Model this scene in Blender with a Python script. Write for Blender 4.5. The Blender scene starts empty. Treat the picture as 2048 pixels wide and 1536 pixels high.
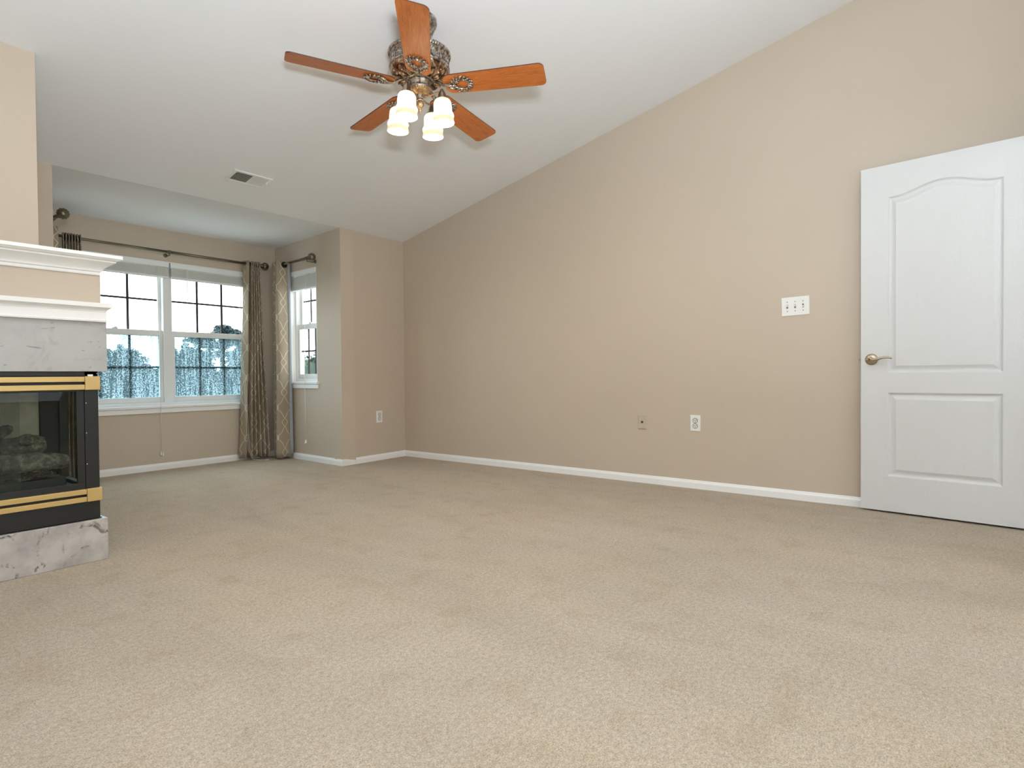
import bpy, math, random
from math import sin, cos, pi, radians
from mathutils import Vector, Matrix
random.seed(7)
V = Vector
scene = bpy.context.scene
COL = scene.collection

# ------------------------------------------------------------------ camera
YAW, PITCH, ROLL, FPX = 0.9169, -0.0155, -0.0088, 1174.25
fw = V((sin(YAW)*cos(PITCH), cos(YAW)*cos(PITCH), sin(PITCH)))
rt = V((cos(YAW), -sin(YAW), 0)); up = rt.cross(fw)
r2 = cos(ROLL)*rt + sin(ROLL)*up; u2 = -sin(ROLL)*rt + cos(ROLL)*up
cd = bpy.data.cameras.new('camera'); cam = bpy.data.objects.new('camera', cd); COL.objects.link(cam)
cd.sensor_fit = 'HORIZONTAL'; cd.sensor_width = 36; cd.lens = FPX*36/2048; cd.clip_start = .02; cd.clip_end = 300
m = Matrix.Identity(4)
for i in range(3):
    m[i][0] = r2[i]; m[i][1] = u2[i]; m[i][2] = -fw[i]
m[0][3], m[1][3], m[2][3] = 0, 0, .83
cam.matrix_world = m
scene.camera = cam

# ------------------------------------------------------------------ world, exposure, lights
scene.view_settings.view_transform = 'Standard'; scene.view_settings.look = 'None'
scene.view_settings.gamma = 1; scene.view_settings.exposure = 0.36
try: scene.view_settings.use_curve_mapping = False
except Exception: pass
w = bpy.data.worlds.new('overcast_sky'); scene.world = w; w.use_nodes = True
nt = w.node_tree; bg = nt.nodes['Background']
tc = nt.nodes.new('ShaderNodeTexCoord'); ns = nt.nodes.new('ShaderNodeTexNoise'); cr = nt.nodes.new('ShaderNodeValToRGB')
ns.inputs['Scale'].default_value = 2.0
nt.links.new(tc.outputs['Generated'], ns.inputs['Vector']); nt.links.new(ns.outputs['Fac'], cr.inputs['Fac'])
cr.color_ramp.elements[0].color = (.80, .93, 1, 1); cr.color_ramp.elements[1].color = (.88, .97, 1, 1)
nt.links.new(cr.outputs['Color'], bg.inputs['Color']); bg.inputs['Strength'].default_value = 5.5

def light(name, kind, loc, power, color=(1, 1, 1), size=None, sy=None, target=None, radius=None):
    d = bpy.data.lights.new(name, kind); d.energy = power; d.color = color
    if kind == 'AREA':
        d.shape = 'RECTANGLE' if sy else 'DISK'; d.size = size
        if sy: d.size_y = sy
    if radius is not None: d.shadow_soft_size = radius
    o = bpy.data.objects.new(name, d); COL.objects.link(o); o.location = loc
    if target is not None:
        o.rotation_euler = (V(target)-V(loc)).to_track_quat('-Z', 'Y').to_euler()
    return o
# added rear area fill standing in for unmodelled windows; then the photographer's flash lamps
light('rear_fill_light', 'AREA', (.9, -2.6, 1.75), 40, (.80, .92, 1), 3.6, 2.4, (1.6, 2.0, 1.5))
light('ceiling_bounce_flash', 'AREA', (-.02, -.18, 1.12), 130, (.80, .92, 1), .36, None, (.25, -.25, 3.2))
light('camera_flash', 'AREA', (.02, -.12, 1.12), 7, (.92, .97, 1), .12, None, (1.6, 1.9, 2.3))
# daylight entering through the three bay windows
for nm, loc, tg, sx, sy in (('bay_daylight', (2.37, 6.0, 1.24), (2.37, 3, 1.24), 1.7, 1.35), ('bay_daylight', (3.62, 5.2, 1.34), (2.6, 5.255, 1.34), .6, 1.2), ('bay_daylight', (.94, 5.2, 1.34), (2.0, 5.255, 1.34), .6, 1.2)):
    o = light(nm, 'AREA', loc, 1, (1, 1, 1), sx, sy, tg); o.data.cycles.is_portal = True

# ------------------------------------------------------------------ helpers
class MB:
    def __init__(s): s.v = []; s.f = []; s.sm = []; s.uv = {}
    def add(s, vs, fs, smooth=False):
        b = len(s.v); s.v += [V(p) for p in vs]
        for f in fs: s.f.append([b+i for i in f]); s.sm.append(smooth)
        return s
    def box(s, a, b):
        x0, y0, z0 = a; x1, y1, z1 = b
        return s.hexa([(x0,y0,z0),(x1,y0,z0),(x1,y1,z0),(x0,y1,z0),(x0,y0,z1),(x1,y0,z1),(x1,y1,z1),(x0,y1,z1)])
    def hexa(s, p): return s.add(p, [(0,3,2,1),(4,5,6,7),(0,1,5,4),(1,2,6,5),(2,3,7,6),(3,0,4,7)])
    def obox(s, c, ax, ay, az):
        c, ax, ay, az = V(c), V(ax), V(ay), V(az)
        return s.hexa([c-ax-ay-az, c+ax-ay-az, c+ax+ay-az, c-ax+ay-az, c-ax-ay+az, c+ax-ay+az, c+ax+ay+az, c-ax+ay+az])
    def prism(s, poly, off, smooth=False):
        n = len(poly); off = V(off); a = [V(p) for p in poly]
        s.add(a+[p+off for p in a], [list(range(n))[::-1], list(range(n, 2*n))])
        s.add(a+[p+off for p in a], [(i, (i+1) % n, n+(i+1) % n, n+i) for i in range(n)], smooth)
        return s
    def lathe(s, prof, c=(0,0,0), axis=None, seg=32, smooth=True, rfun=None):
        M = axis or Matrix.Identity(3); c = V(c); vs = []; fs = []
        for k, (r, z) in enumerate(prof):
            for i in range(seg):
                a = 2*pi*i/seg; rr = r if rfun is None else rfun(r, z, a, k)
                vs.append(c + M @ V((rr*cos(a), rr*sin(a), z)))
        for k in range(len(prof)-1):
            for i in range(seg):
                j = (i+1) % seg; fs.append((k*seg+i, k*seg+j, (k+1)*seg+j, (k+1)*seg+i))
        s.add(vs, fs, smooth)
        if prof[0][0] > 1e-6: s.add(vs[:seg], [list(range(seg))[::-1]])
        if prof[-1][0] > 1e-6: s.add(vs[-seg:], [list(range(seg))])
        return s
    def tube(s, path, r, seg=10, cap=True):
        P = [V(p) for p in path]; n = len(P); R = r if isinstance(r, (list, tuple)) else [r]*n
        vs = []; ref = None
        for i in range(n):
            t = (P[min(i+1, n-1)]-P[max(i-1, 0)]).normalized()
            if ref is None:
                ref = V((0,0,1)) if abs(t.z) < .9 else V((1,0,0))
            a = t.cross(ref).normalized(); b = t.cross(a).normalized(); ref = -b if b.dot(ref) < 0 else b
            a = t.cross(ref).normalized(); b = a.cross(t).normalized()
            for k in range(seg):
                q = 2*pi*k/seg; vs.append(P[i]+R[i]*(cos(q)*a+sin(q)*b))
        fs = [(i*seg+k, i*seg+(k+1) % seg, (i+1)*seg+(k+1) % seg, (i+1)*seg+k) for i in range(n-1) for k in range(seg)]
        if cap: fs += [list(range(seg))[::-1], list(range((n-1)*seg, n*seg))]
        return s.add(vs, fs, True)
    def ball(s, c, r, seg=14, rings=8, sc=(1,1,1), M=None):
        c = V(c); M = M or Matrix.Identity(3); vs = []; fs = []
        for j in range(rings+1):
            th = pi*j/rings
            for i in range(seg):
                a = 2*pi*i/seg
                vs.append(c+M @ V((r*sc[0]*sin(th)*cos(a), r*sc[1]*sin(th)*sin(a), r*sc[2]*cos(th))))
        for j in range(rings):
            for i in range(seg):
                k = (i+1) % seg; fs.append((j*seg+i, (j+1)*seg+i, (j+1)*seg+k, j*seg+k))
        return s.add(vs, fs, True)
    def build(s, name, mat, parent=None, bevel=0, local=False, seg=2):
        me = bpy.data.meshes.new(name)
        org = V((0,0,0))
        if parent is not None and not local:
            p = parent
            while p is not None: org += p.location; p = p.parent
        me.from_pydata([tuple(p-org) for p in s.v], [], s.f)
        me.polygons.foreach_set('use_smooth', s.sm)
        if s.uv:
            l = me.uv_layers.new(name='UVMap')
            for lp in me.loops:
                l.data[lp.index].uv = s.uv.get(lp.vertex_index, (0, 0))
        me.validate(); me.update()
        if mat: me.materials.append(mat)
        o = bpy.data.objects.new(name, me); COL.objects.link(o)
        if parent is not None: o.parent = parent
        if bevel:
            b = o.modifiers.new('bevel', 'BEVEL'); b.width = bevel; b.segments = seg; b.limit_method = 'ANGLE'; b.angle_limit = radians(40)
        return o
def empty(name, loc, label=None, cat=None, group=None, kind=None):
    o = bpy.data.objects.new(name, None); COL.objects.link(o); o.location = loc; o.empty_display_size = .1
    return tag(o, label, cat, group, kind)
def tag(o, label=None, cat=None, group=None, kind=None):
    if label: o['label'] = label
    if cat: o['category'] = cat
    if group: o['group'] = group
    if kind: o['kind'] = kind
    return o
def struct(o, label=None):
    o['kind'] = 'structure'
    if label: o['label'] = label
    return o
def copy_part(o, parent):
    c = o.copy(); COL.objects.link(c); c.parent = parent
    for ch in o.children: copy_part(ch, c)
    return c

# ------------------------------------------------------------------ materials
def srgb(r, g, b):
    f = lambda c: (c/255/12.92 if c/255 <= .04045 else ((c/255+.055)/1.055)**2.4)
    return (f(r), f(g), f(b), 1)
class Mat:
    def __init__(s, name, col=(.8,.8,.8,1), rough=.5, metal=0, spec=.5):
        s.m = bpy.data.materials.new(name); s.m.use_nodes = True; s.nt = s.m.node_tree
        s.b = s.nt.nodes['Principled BSDF']; s.b.inputs['Base Color'].default_value = col
        s.b.inputs['Roughness'].default_value = rough; s.b.inputs['Metallic'].default_value = metal
        s.b.inputs['Specular IOR Level'].default_value = spec
        s.out = s.nt.nodes['Material Output']
        s.tc = s.nt.nodes.new('ShaderNodeTexCoord')
    def n(s, t, **k):
        x = s.nt.nodes.new(t)
        for a, b in k.items(): setattr(x, a, b)
        return x
    def L(s, a, b): s.nt.links.new(a, b)
    def mapping(s, scale=(1,1,1), rot=(0,0,0), coord='Object'):
        mp = s.n('ShaderNodeMapping'); mp.inputs['Scale'].default_value = scale; mp.inputs['Rotation'].default_value = rot
        s.L(s.tc.outputs[coord], mp.inputs['Vector']); return mp.outputs['Vector']
    def noise(s, scale, detail=4, rough=.55, vec=None, dist=0):
        x = s.n('ShaderNodeTexNoise'); x.inputs['Scale'].default_value = scale; x.inputs['Detail'].default_value = detail
        x.inputs['Roughness'].default_value = rough; x.inputs['Distortion'].default_value = dist
        s.L(vec if vec is not None else s.tc.outputs['Object'], x.inputs['Vector']); return x.outputs['Fac']
    def ramp(s, fac, stops):
        x = s.n('ShaderNodeValToRGB'); e = x.color_ramp.elements
        while len(e) < len(stops): e.new(.5)
        for i, (p, c) in enumerate(stops): e[i].position = p; e[i].color = c
        s.L(fac, x.inputs['Fac']); return x.outputs['Color']
    def mix(s, fac, a, b, mode='MIX'):
        x = s.n('ShaderNodeMix'); x.data_type = 'RGBA'; x.blend_type = mode
        for v, i in ((fac, 0), (a, 6), (b, 7)):
            if hasattr(v, 'node'): s.L(v, x.inputs[i])
            else: x.inputs[i].default_value = v
        return x.outputs[2]
    def math(s, op, a, b=0, c=0):
        x = s.n('ShaderNodeMath', operation=op)
        for i, v in enumerate((a, b, c)):
            if hasattr(v, 'node'): s.L(v, x.inputs[i])
            else: x.inputs[i].default_value = v
        return x.outputs[0]
    def color(s, c): s.L(c, s.b.inputs['Base Color']); return s
    def bump(s, h, strength=.3, dist=.002):
        x = s.n('ShaderNodeBump'); x.inputs['Strength'].default_value = strength; x.inputs['Distance'].default_value = dist
        s.L(h, x.inputs['Height']); s.L(x.outputs['Normal'], s.b.inputs['Normal']); return x
G = lambda v: (v, v, v, 1)

# painted walls
M_wall = Mat('taupe_wall_paint', srgb(201, 186, 169), .55, spec=.35); M = M_wall
M.color(M.ramp(M.noise(1.3, 3), [(.3, srgb(200, 186, 169)), (.7, srgb(203, 188, 171))])); M.bump(M.noise(260, 2), .12, .0006)
M_ceil = Mat('white_ceiling_paint', srgb(241, 242, 245), .8, spec=.2); M_ceil.bump(M_ceil.noise(200, 2), .1, .0006)
M_trim = Mat('white_trim_paint', srgb(246, 245, 244), .35)
M_trim.bump(M_trim.noise(40, 2), .03, .0005)
M_vinyl = Mat('white_vinyl', srgb(238, 240, 240), .35); M_vinyl.bump(M_vinyl.noise(50, 2), .03, .0004)
M_plate = Mat('white_plastic', srgb(240, 239, 235), .3); M_plate.bump(M_plate.noise(80, 1), .02, .0002)
M_beigeplate = Mat('taupe_painted_plastic', srgb(196, 181, 163), .45); M_beigeplate.bump(M_beigeplate.noise(80, 1), .02, .0002)
M_dark = Mat('dark_socket', srgb(40, 38, 36), .5); M_dark.bump(M_dark.noise(90, 1), .02, .0002)
M_grey = Mat('grey_shadow_slot', srgb(120, 118, 112), .5); M_grey.bump(M_grey.noise(90, 1), .02, .0002)

M_slot = Mat('shadowed_duct_metal', srgb(118, 118, 113), .6); M_slot.bump(M_slot.noise(90, 1), .02, .0002)
# carpet
M_carpet = Mat('beige_carpet', srgb(205, 191, 168), .95, spec=.08); M = M_carpet
fine = M.noise(250, 3, .75); mid = M.noise(75, 3, .6)
big = M.noise(1.1, 4, .6, dist=.4)
streak = M.noise(2.2, 4, .6, M.mapping((1.0, .34, 1), (0, 0, radians(-38))), .8)
c1 = M.ramp(M.math('ADD', M.math('MULTIPLY', fine, .7), M.math('MULTIPLY', mid, .3)), [(.34, srgb(150, 133, 112)), (.5, srgb(209, 190, 166)), (.66, srgb(242, 229, 210))])
c2 = M.mix(M.ramp(streak, [(.34, G(0)), (.66, G(1))]), (.90, .90, .895, 1), (1.03, 1.03, 1.03, 1))
c3 = M.mix(M.ramp(big, [(.4, G(0)), (.66, G(1))]), (1, 1, 1, 1), (1.0, .97, .91, 1))
spots = M.ramp(M.noise(7, 4, .6), [(.34, (.92, .895, .845, 1)), (.47, (1, 1, 1, 1))])
M.color(M.mix(1, M.mix(1, M.mix(1, c1, c2, 'MULTIPLY'), c3, 'MULTIPLY'), spots, 'MULTIPLY'))
h = M.math('ADD', fine, M.math('MULTIPLY', mid, .6)); h = M.math('ADD', h, M.math('MULTIPLY', streak, 1.2))
M.bump(h, 1.0, .007)
M.b.inputs['Sheen Weight'].default_value = .25; M.b.inputs['Sheen Roughness'].default_value = .5

# door
M_door = Mat('white_woodgrain_door', srgb(220, 220, 220), .3); M = M_door
g = M.noise(9, 4, .6, M.mapping((9, 9, .55)), 1.6)
M.bump(M.math('SINE', M.math('MULTIPLY', g, 60)), .26, .0014)
# marble
def marble(name, base, dark, sc, streaky):
    M = Mat(name, base, .22)
    n1 = M.noise(sc, 8, .62, dist=1.4); n2 = M.noise(sc*2.6, 6, .6, M.mapping((1, 1, 1.2)), .8)
    a = M.math('ABSOLUTE', M.math('SUBTRACT', n1, .5))
    v = M.ramp(a, [(0, G(1)), (.010, G(.7)), (.04, G(0))]); v = M.math('MULTIPLY', v, .3 if streaky else 1)
    gate = M.ramp(n2, [(.5, G(0)), (.62, G(1))])
    cloud = M.ramp(M.noise(sc*1.3, 6, .6), [(.35, dark), (.62, base)])
    col = M.mix(.55, base, cloud)
    vd = tuple(c*.42 for c in dark[:3])+(1,)
    col = M.mix(M.math('MULTIPLY', v, gate), col, vd)
    if streaky:
        dsh = M.noise(16, 3, .5, M.mapping((1, 1, 3.2), (0, radians(14), 0)), .6)
        col = M.mix(M.math('MULTIPLY', M.ramp(dsh, [(.66, G(0)), (.71, G(.8))]), .8), col, vd)
    M.color(col); M.bump(n1, .02, .0005); return M
M_marble_h = marble('hearth_marble', srgb(198, 191, 186), srgb(128, 124, 124), 5.5, False)
M_marble_s = marble('surround_marble', srgb(186, 185, 182), srgb(170, 168, 166), 3.4, True)
# fireplace
M_black = Mat('black_enamel', srgb(26, 27, 27), .42); M_black.bump(M_black.noise(500, 2), .12, .0004)
M_gold = Mat('satin_brass', srgb(212, 182, 122), .4, metal=.65); M_gold.bump(M_gold.noise(300, 2), .04, .0003)
M_refr = Mat('refractory_panel', srgb(150, 140, 120), .9); M_refr.bump(M_refr.noise(90, 5), .5, .003)
M_refr.color(M_refr.ramp(M_refr.noise(9, 5), [(.3, srgb(180, 170, 148)), (.7, srgb(212, 202, 180))]))
M_log = Mat('ceramic_log', srgb(110, 104, 92), .95); M = M_log
lg = M.noise(38, 6, .7, M.mapping((1, 1, 1)))
M.color(M.ramp(lg, [(.3, srgb(52, 48, 44)), (.5, srgb(112, 106, 95)), (.72, srgb(176, 168, 150))])); M.bump(lg, 1, .012)
M_ember = Mat('ember_granules', srgb(90, 84, 74), .95); e_ = M_ember.noise(120, 4, .7); M_ember.color(M_ember.ramp(e_, [(.4, srgb(40, 38, 34)), (.65, srgb(150, 142, 122))])); M_ember.bump(e_, 1, .01)
M_box = Mat('firebox_steel', srgb(44, 46, 46), .6, metal=.3); M_box.bump(M_box.noise(60, 3), .2, .001)
def glassmat(name, tint=(1,1,1,1), gl=.02, rough=0.0, fk=.1):
    M = Mat(name); nt = M.nt
    tr = M.n('ShaderNodeBsdfTransparent'); tr.inputs[0].default_value = tint
    go = M.n('ShaderNodeBsdfGlossy'); go.inputs['Roughness'].default_value = rough
    fr = M.n('ShaderNodeFresnel'); fr.inputs['IOR'].default_value = 1.3
    f = M.math('ADD', M.math('MULTIPLY', fr.outputs[0], fk), gl*.1)
    mx = M.n('ShaderNodeMixShader'); M.L(f, mx.inputs[0]); M.L(tr.outputs[0], mx.inputs[1]); M.L(go.outputs[0], mx.inputs[2])
    M.L(mx.outputs[0], M.out.inputs[0]); return M
M_glass = glassmat('window_glass', (.97, .99, .99, 1))
M_fglass = glassmat('fireplace_glass', (.86, .9, .88, 1), .1, fk=.3)
# rain beaded pane
M_rain = Mat('rain_beaded_glass'); M = M_rain
drops = M.noise(105, 2, .6, M.mapping((1, 1, .75))); runs = M.noise(30, 3, .6, M.mapping((1.6, 1.6, .09)), .5)
sep = M.n('ShaderNodeSeparateXYZ'); M.L(M.tc.outputs['Object'], sep.inputs[0])
dd = M.math('ADD', drops, M.math('MULTIPLY', M.math('SUBTRACT', runs, .5), .55))
mask = M.ramp(dd, [(.53, G(0)), (.59, G(1))])
tr = M.n('ShaderNodeBsdfTransparent'); tr.inputs[0].default_value = (.60, .74, .78, 1)
tl = M.n('ShaderNodeBsdfTranslucent'); tl.inputs[0].default_value = (.37, .43, .455, 1)
mx = M.n('ShaderNodeMixShader'); M.L(M.math('ADD', M.math('MULTIPLY', mask, .62), .08), mx.inputs[0]); M.L(tr.outputs[0], mx.inputs[1]); M.L(tl.outputs[0], mx.inputs[2])
M.L(mx.outputs[0], M.out.inputs[0])
# fire screen mesh
M_screen = Mat('woven_fire_screen'); M = M_screen
sx = M.n('ShaderNodeTexWave', wave_type='BANDS', bands_direction='X'); sx.inputs['Scale'].default_value = 160
sz = M.n('ShaderNodeTexWave', wave_type='BANDS', bands_direction='Z'); sz.inputs['Scale'].default_value = 160
for q in (sx, sz): M.L(M.tc.outputs['Object'], q.inputs['Vector'])
mm = M.math('MAXIMUM', sx.outputs['Fac'], sz.outputs['Fac'])
mk = M.ramp(mm, [(.84, G(0)), (.92, G(1))])
tr = M.n('ShaderNodeBsdfTransparent'); mx = M.n('ShaderNodeMixShader'); M.b.inputs['Base Color'].default_value = srgb(70, 70, 64)
M.L(mk, mx.inputs[0]); M.L(tr.outputs[0], mx.inputs[1]); M.L(M.b.outputs[0], mx.inputs[2]); M.L(mx.outputs[0], M.out.inputs[0])

# metals
M_nickel = Mat('satin_nickel', srgb(186, 170, 148), .28, metal=1); M_nickel.bump(M_nickel.noise(200, 2), .03, .0003)
M_rod = Mat('antique_pewter_rod', srgb(120, 112, 96), .35, metal=.9); M_rod.bump(M_rod.noise(150, 2), .05, .0004)
M_rodk = Mat('dark_bronze_grommet', srgb(52, 46, 40), .35, metal=.8); M_rodk.bump(M_rodk.noise(150, 2), .05, .0004)
M_pewter = Mat('antique_pewter', srgb(150, 140, 128), .3, metal=.95); M = M_pewter
pn = M.noise(60, 2, .5, dist=.6)
M.color(M.ramp(pn, [(.34, srgb(104, 95, 88)), (.5, srgb(160, 149, 139)), (.66, srgb(212, 203, 193))])); M.bump(pn, .2, .003)
M_pewter_s = Mat('polished_pewter', srgb(168, 156, 144), .24, metal=.95); M_pewter_s.bump(M_pewter_s.noise(120, 2), .04, .0004)
M_wpew = Mat('warm_antique_pewter', srgb(150, 130, 110), .32, metal=.9); M = M_wpew
pn = M.noise(26, 3, .5, dist=1.0)
M.color(M.ramp(pn, [(.36, srgb(70, 52, 40)), (.5, srgb(160, 130, 104)), (.66, srgb(226, 198, 166))])); M.bump(pn, .35, .004)
M_bronze = Mat('warm_antique_brass', srgb(186, 154, 118), .28, metal=.95); M_bronze.bump(M_bronze.noise(90, 5, .65), .4, .003)
# blades
M_wood = Mat('cherry_veneer', srgb(170, 88, 36), .38); M = M_wood
gv = M.noise(7, 5, .6, M.mapping((.9, 7, 7)), 1.1)
M.color(M.mix(.35, M.ramp(gv, [(.3, srgb(168, 88, 34)), (.5, srgb(200, 112, 48)), (.72, srgb(218, 136, 70))]), M.ramp(M.math('SINE', M.math('MULTIPLY', gv, 55)), [(.2, srgb(170, 88, 34)), (.8, srgb(212, 122, 56))])))
M.bump(gv, .05, .0005); M.b.inputs['Coat Weight'].default_value = .25; M.b.inputs['Coat Roughness'].default_value = .25
M_edge = Mat('dark_blade_edge', srgb(84, 42, 22), .4); M_edge.bump(M_edge.noise(60, 2), .04, .0004)
# glowing shade
M_shade = Mat('frosted_lamp_glass', srgb(150, 138, 112), .3); M = M_shade
M.b.inputs['Transmission Weight'].default_value = .0
sp = M.n('ShaderNodeSeparateXYZ'); M.L(M.tc.outputs['Object'], sp.inputs[0])
ec = M.ramp(M.math('MULTIPLY', sp.outputs[2], -7.6), [(0, (1, .78, .42, 1)), (.25, (1, .90, .66, 1)), (.72, (1, .90, .66, 1)), (.9, (1, .82, .46, 1))])
es = M.ramp(M.math('MULTIPLY', sp.outputs[2], -7.6), [(0, G(.38)), (.2, G(1)), (.66, G(1)), (.84, G(.36))])
M.L(ec, M.b.inputs['Emission Color']); M.L(M.math('MULTIPLY', es, 1.6), M.b.inputs['Emission Strength'])
M_bulb = Mat('lit_bulb', G(1), .3); M_bulb.b.inputs['Emission Color'].default_value = (1, .9, .7, 1); M_bulb.b.inputs['Emission Strength'].default_value = 9
M_bulb.bump(M_bulb.noise(10, 1), .01, .0001)
# curtain cloth with interlaced ogee trellis
def curtain_mat(name, base, lift):
    M = Mat(name, base, .75, spec=.25)
    uvn = M.n('ShaderNodeSeparateXYZ'); M.L(M.tc.outputs['UV'], uvn.inputs[0]); u, v = uvn.outputs[0], uvn.outputs[1]
    P, Q = .13, .30; ms = None
    for sg, ph in ((1, 0), (-1, 0)):
        wv = M.math('MULTIPLY', M.math('SUBTRACT', M.math('SINE', M.math('MULTIPLY', v, 2*pi/Q)), .50), .32*sg)
        w3 = M.math('MULTIPLY', M.math('SINE', M.math('MULTIPLY', v, 6*pi/Q)), -.06*sg)
        t = M.math('FRACT', M.math('ADD', M.math('ADD', M.math('DIVIDE', u, P), wv), M.math('ADD', w3, 50.5)))
        d = M.math('ABSOLUTE', M.math('SUBTRACT', t, .5))
        k = M.math('LESS_THAN', d, .022)
        ms = k if ms is None else M.math('MAXIMUM', ms, k)
    weave = M.noise(500, 2, .6, M.mapping((1, 1, .25)))
    cl = M.ramp(weave, [(.3, tuple(c*.88 for c in base[:3])+(1,)), (.7, base)])
    M.color(M.mix(ms, cl, lift)); M.bump(M.math('ADD', weave, M.math('MULTIPLY', ms, 1.5)), .25, .0012)
    return M
M_curt = curtain_mat('trellis_curtain', srgb(166, 150, 130), srgb(214, 207, 190))
M_lining = Mat('pale_lining', srgb(158, 164, 170), .8); M_lining.bump(M_lining.noise(300, 2), .1, .0006)
M_slat = Mat('white_blind_slats', srgb(236, 236, 230), .45); M_slat.bump(M_slat.noise(60, 2, .5, M_slat.mapping((1, 1, 8))), .08, .0006)
M_cord = Mat('white_cord', srgb(232, 228, 218), .7); M_cord.bump(M_cord.noise(400, 1), .1, .0003)
M_grille = Mat('dark_grille_bar', srgb(52, 46, 46), .5); M_grille.bump(M_grille.noise(60, 1), .02, .0003)
# outside
def leafmat(name, a, b, c):
    M = Mat(name, a, .7); M.color(M.ramp(M.noise(3.2, 5, .7), [(.3, a), (.5, b), (.72, c)])); M.bump(M.noise(20, 3), .2, .01); return M
M_conif = leafmat('blue_green_needles', srgb(20, 34, 38), srgb(32, 50, 54), srgb(48, 70, 72))
M_decid = leafmat('green_leaves', srgb(8, 22, 10), srgb(16, 38, 18), srgb(36, 62, 30))
M_bark = Mat('tree_bark', srgb(80, 68, 58), .9); M_bark.bump(M_bark.noise(12, 4), .6, .02)
M_grass = Mat('lawn_ground', srgb(80, 96, 64), .95); M_grass.color(M_grass.ramp(M_grass.noise(2, 6), [(.3, srgb(40, 54, 34)), (.7, srgb(60, 70, 46))]))
for k, v in list(globals().items()):
    if isinstance(v, Mat): globals()[k] = v.m

# ------------------------------------------------------------------ room shell
XW = 4.152
A = V((3.35, 4.55, 0)); B = V((XW, 4.585, 0)); Cc = V((3.415, 5.75, 0))
AL = V((1.196, 4.55, 0)); CL = V((1.14, 5.75, 0))
WY = 5.75; REC = .10; TH = .145; BAYZ = 2.170
def crease_y(x): return 4.55 + (.044*(x-3.35) if x > 3.35 else 0)
def crease_z(x): return 2.178 + .0105*(x-1.2)
def ceil_z(x, y): return crease_z(x) + .2198*(crease_y(x)-y)
YB, XL = -2.9, -1.2

f = MB(); f.box((XL-.2, YB-.2, -.12), (XW+.2, 6.0, 0)); struct(f.build('floor', M_carpet), 'beige cut pile carpet over the whole room')
# ceiling: sloping part and flat bay part
c = MB()
xs = [XL-.2, 1.2, 3.35, XW+.17]; ysl = [YB-.2, 4.55]
for i in range(3):
    x0, x1 = xs[i], xs[i+1]
    y0, y1 = crease_y(x0), crease_y(x1)
    p = [(x0, ysl[0], ceil_z(x0, ysl[0])), (x1, ysl[0], ceil_z(x1, ysl[0])), (x1, y1, ceil_z(x1, y1)), (x0, y0, ceil_z(x0, y0))]
    c.hexa([V(q) for q in p]+[V(q)+V((0, 0, .12)) for q in p])
struct(c.build('ceiling', M_ceil), 'white sloping vaulted ceiling')
c = MB()
p = [(.95, 4.55, crease_z(1.2)-.0), (3.62, 4.562, crease_z(3.6)), (3.62, WY+.17, BAYZ+.004), (.95, WY+.17, BAYZ)]
c.hexa([V(q) for q in p]+[V(q)+V((0, 0, .12)) for q in p])
struct(c.build('ceiling', M_ceil), 'lower flat white ceiling inside the window bay')

def wall(name, p0, p1, nrm, z1a, z1b, holes=(), th=TH, lab=None):
    """wall face from p0 to p1 (inside face), thickness along nrm; holes in (s0,s1,z0,z1) metres"""
    p0, p1, nrm = V(p0), V(p1), V(nrm).normalized(); L = (p1-p0).length; t = (p1-p0)/L
    mb = MB(); z = lambda s: z1a+(z1b-z1a)*s/L
    def blk(s0, s1, za, zb0, zb1):
        a, b = p0+t*s0, p0+t*s1; o = nrm*th
        mb.hexa([a+V((0,0,za)), b+V((0,0,za)), b+o+V((0,0,za)), a+o+V((0,0,za)), a+V((0,0,zb0)), b+V((0,0,zb1)), b+o+V((0,0,zb1)), a+o+V((0,0,zb0))])
    cur = 0
    for (s0, s1, h0, h1) in sorted(holes):
        if s0 > cur: blk(cur, s0, 0, z(cur), z(s0))
        if h0 > 0: blk(s0, s1, 0, h0, h0)
        blk(s0, s1, h1, z(s0), z(s1)); cur = s1
    blk(cur, L, 0, z(cur), z(L))
    return struct(mb.build(name, M_wall), lab)
e = .03
wall('wall_right', (XW, YB, 0), B, (1, 0, 0), ceil_z(XW, YB)+e, ceil_z(XW, B.y)+e, lab='long taupe wall with light switch and outlets')
wall('wall_back', B, A, (0, 1, 0), ceil_z(XW, B.y)+e, ceil_z(3.35, 4.55)+e, th=.12, lab='short taupe wall piece right of the window bay')
RW0, RW1, RZ0, RZ1 = .41, .915, .775, 1.895      # side window opening along the bay return
WX0, WX1, WZ0, WZ1 = 1.54, 3.20, .575, 1.89      # main window opening
wall('wall_bay_right', A, Cc, (1, -.054, 0), 2.23, 2.20, [(RW0, RW1, RZ0, RZ1)], lab='right side wall of the window bay')
wall('wall_bay', (CL.x-.1, WY, 0), (Cc.x+.1, WY, 0), (0, 1, 0), 2.2, 2.2, [(WX0-CL.x+.1, WX1-CL.x+.1, WZ0, WZ1)], lab='bay wall holding the double window')
wall('wall_bay_left', CL, AL, (-1, -.047, 0), 2.20, 2.23, [((CL-AL).length-RW1, (CL-AL).length-RW0, RZ0, RZ1)], lab='left side wall of the window bay')
wall('wall_back', AL, (XL, 4.55, 0), (0, 1, 0), ceil_z(1.2, 4.55)+e, ceil_z(XL, 4.55)+e, th=.12, lab='taupe wall piece left of the window bay')
wall('wall_left', (XL, 4.55, 0), (XL, YB, 0), (-1, 0, 0), ceil_z(XL, 4.55)+e, ceil_z(XL, YB)+e)
# wall behind the camera, without openings; the added rear fill hangs in front of it
wall('wall_rear', (XL, YB, 0), (XW, YB, 0), (0, -1, 0), ceil_z(XL, YB)+e, ceil_z(XW, YB)+e)
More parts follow.
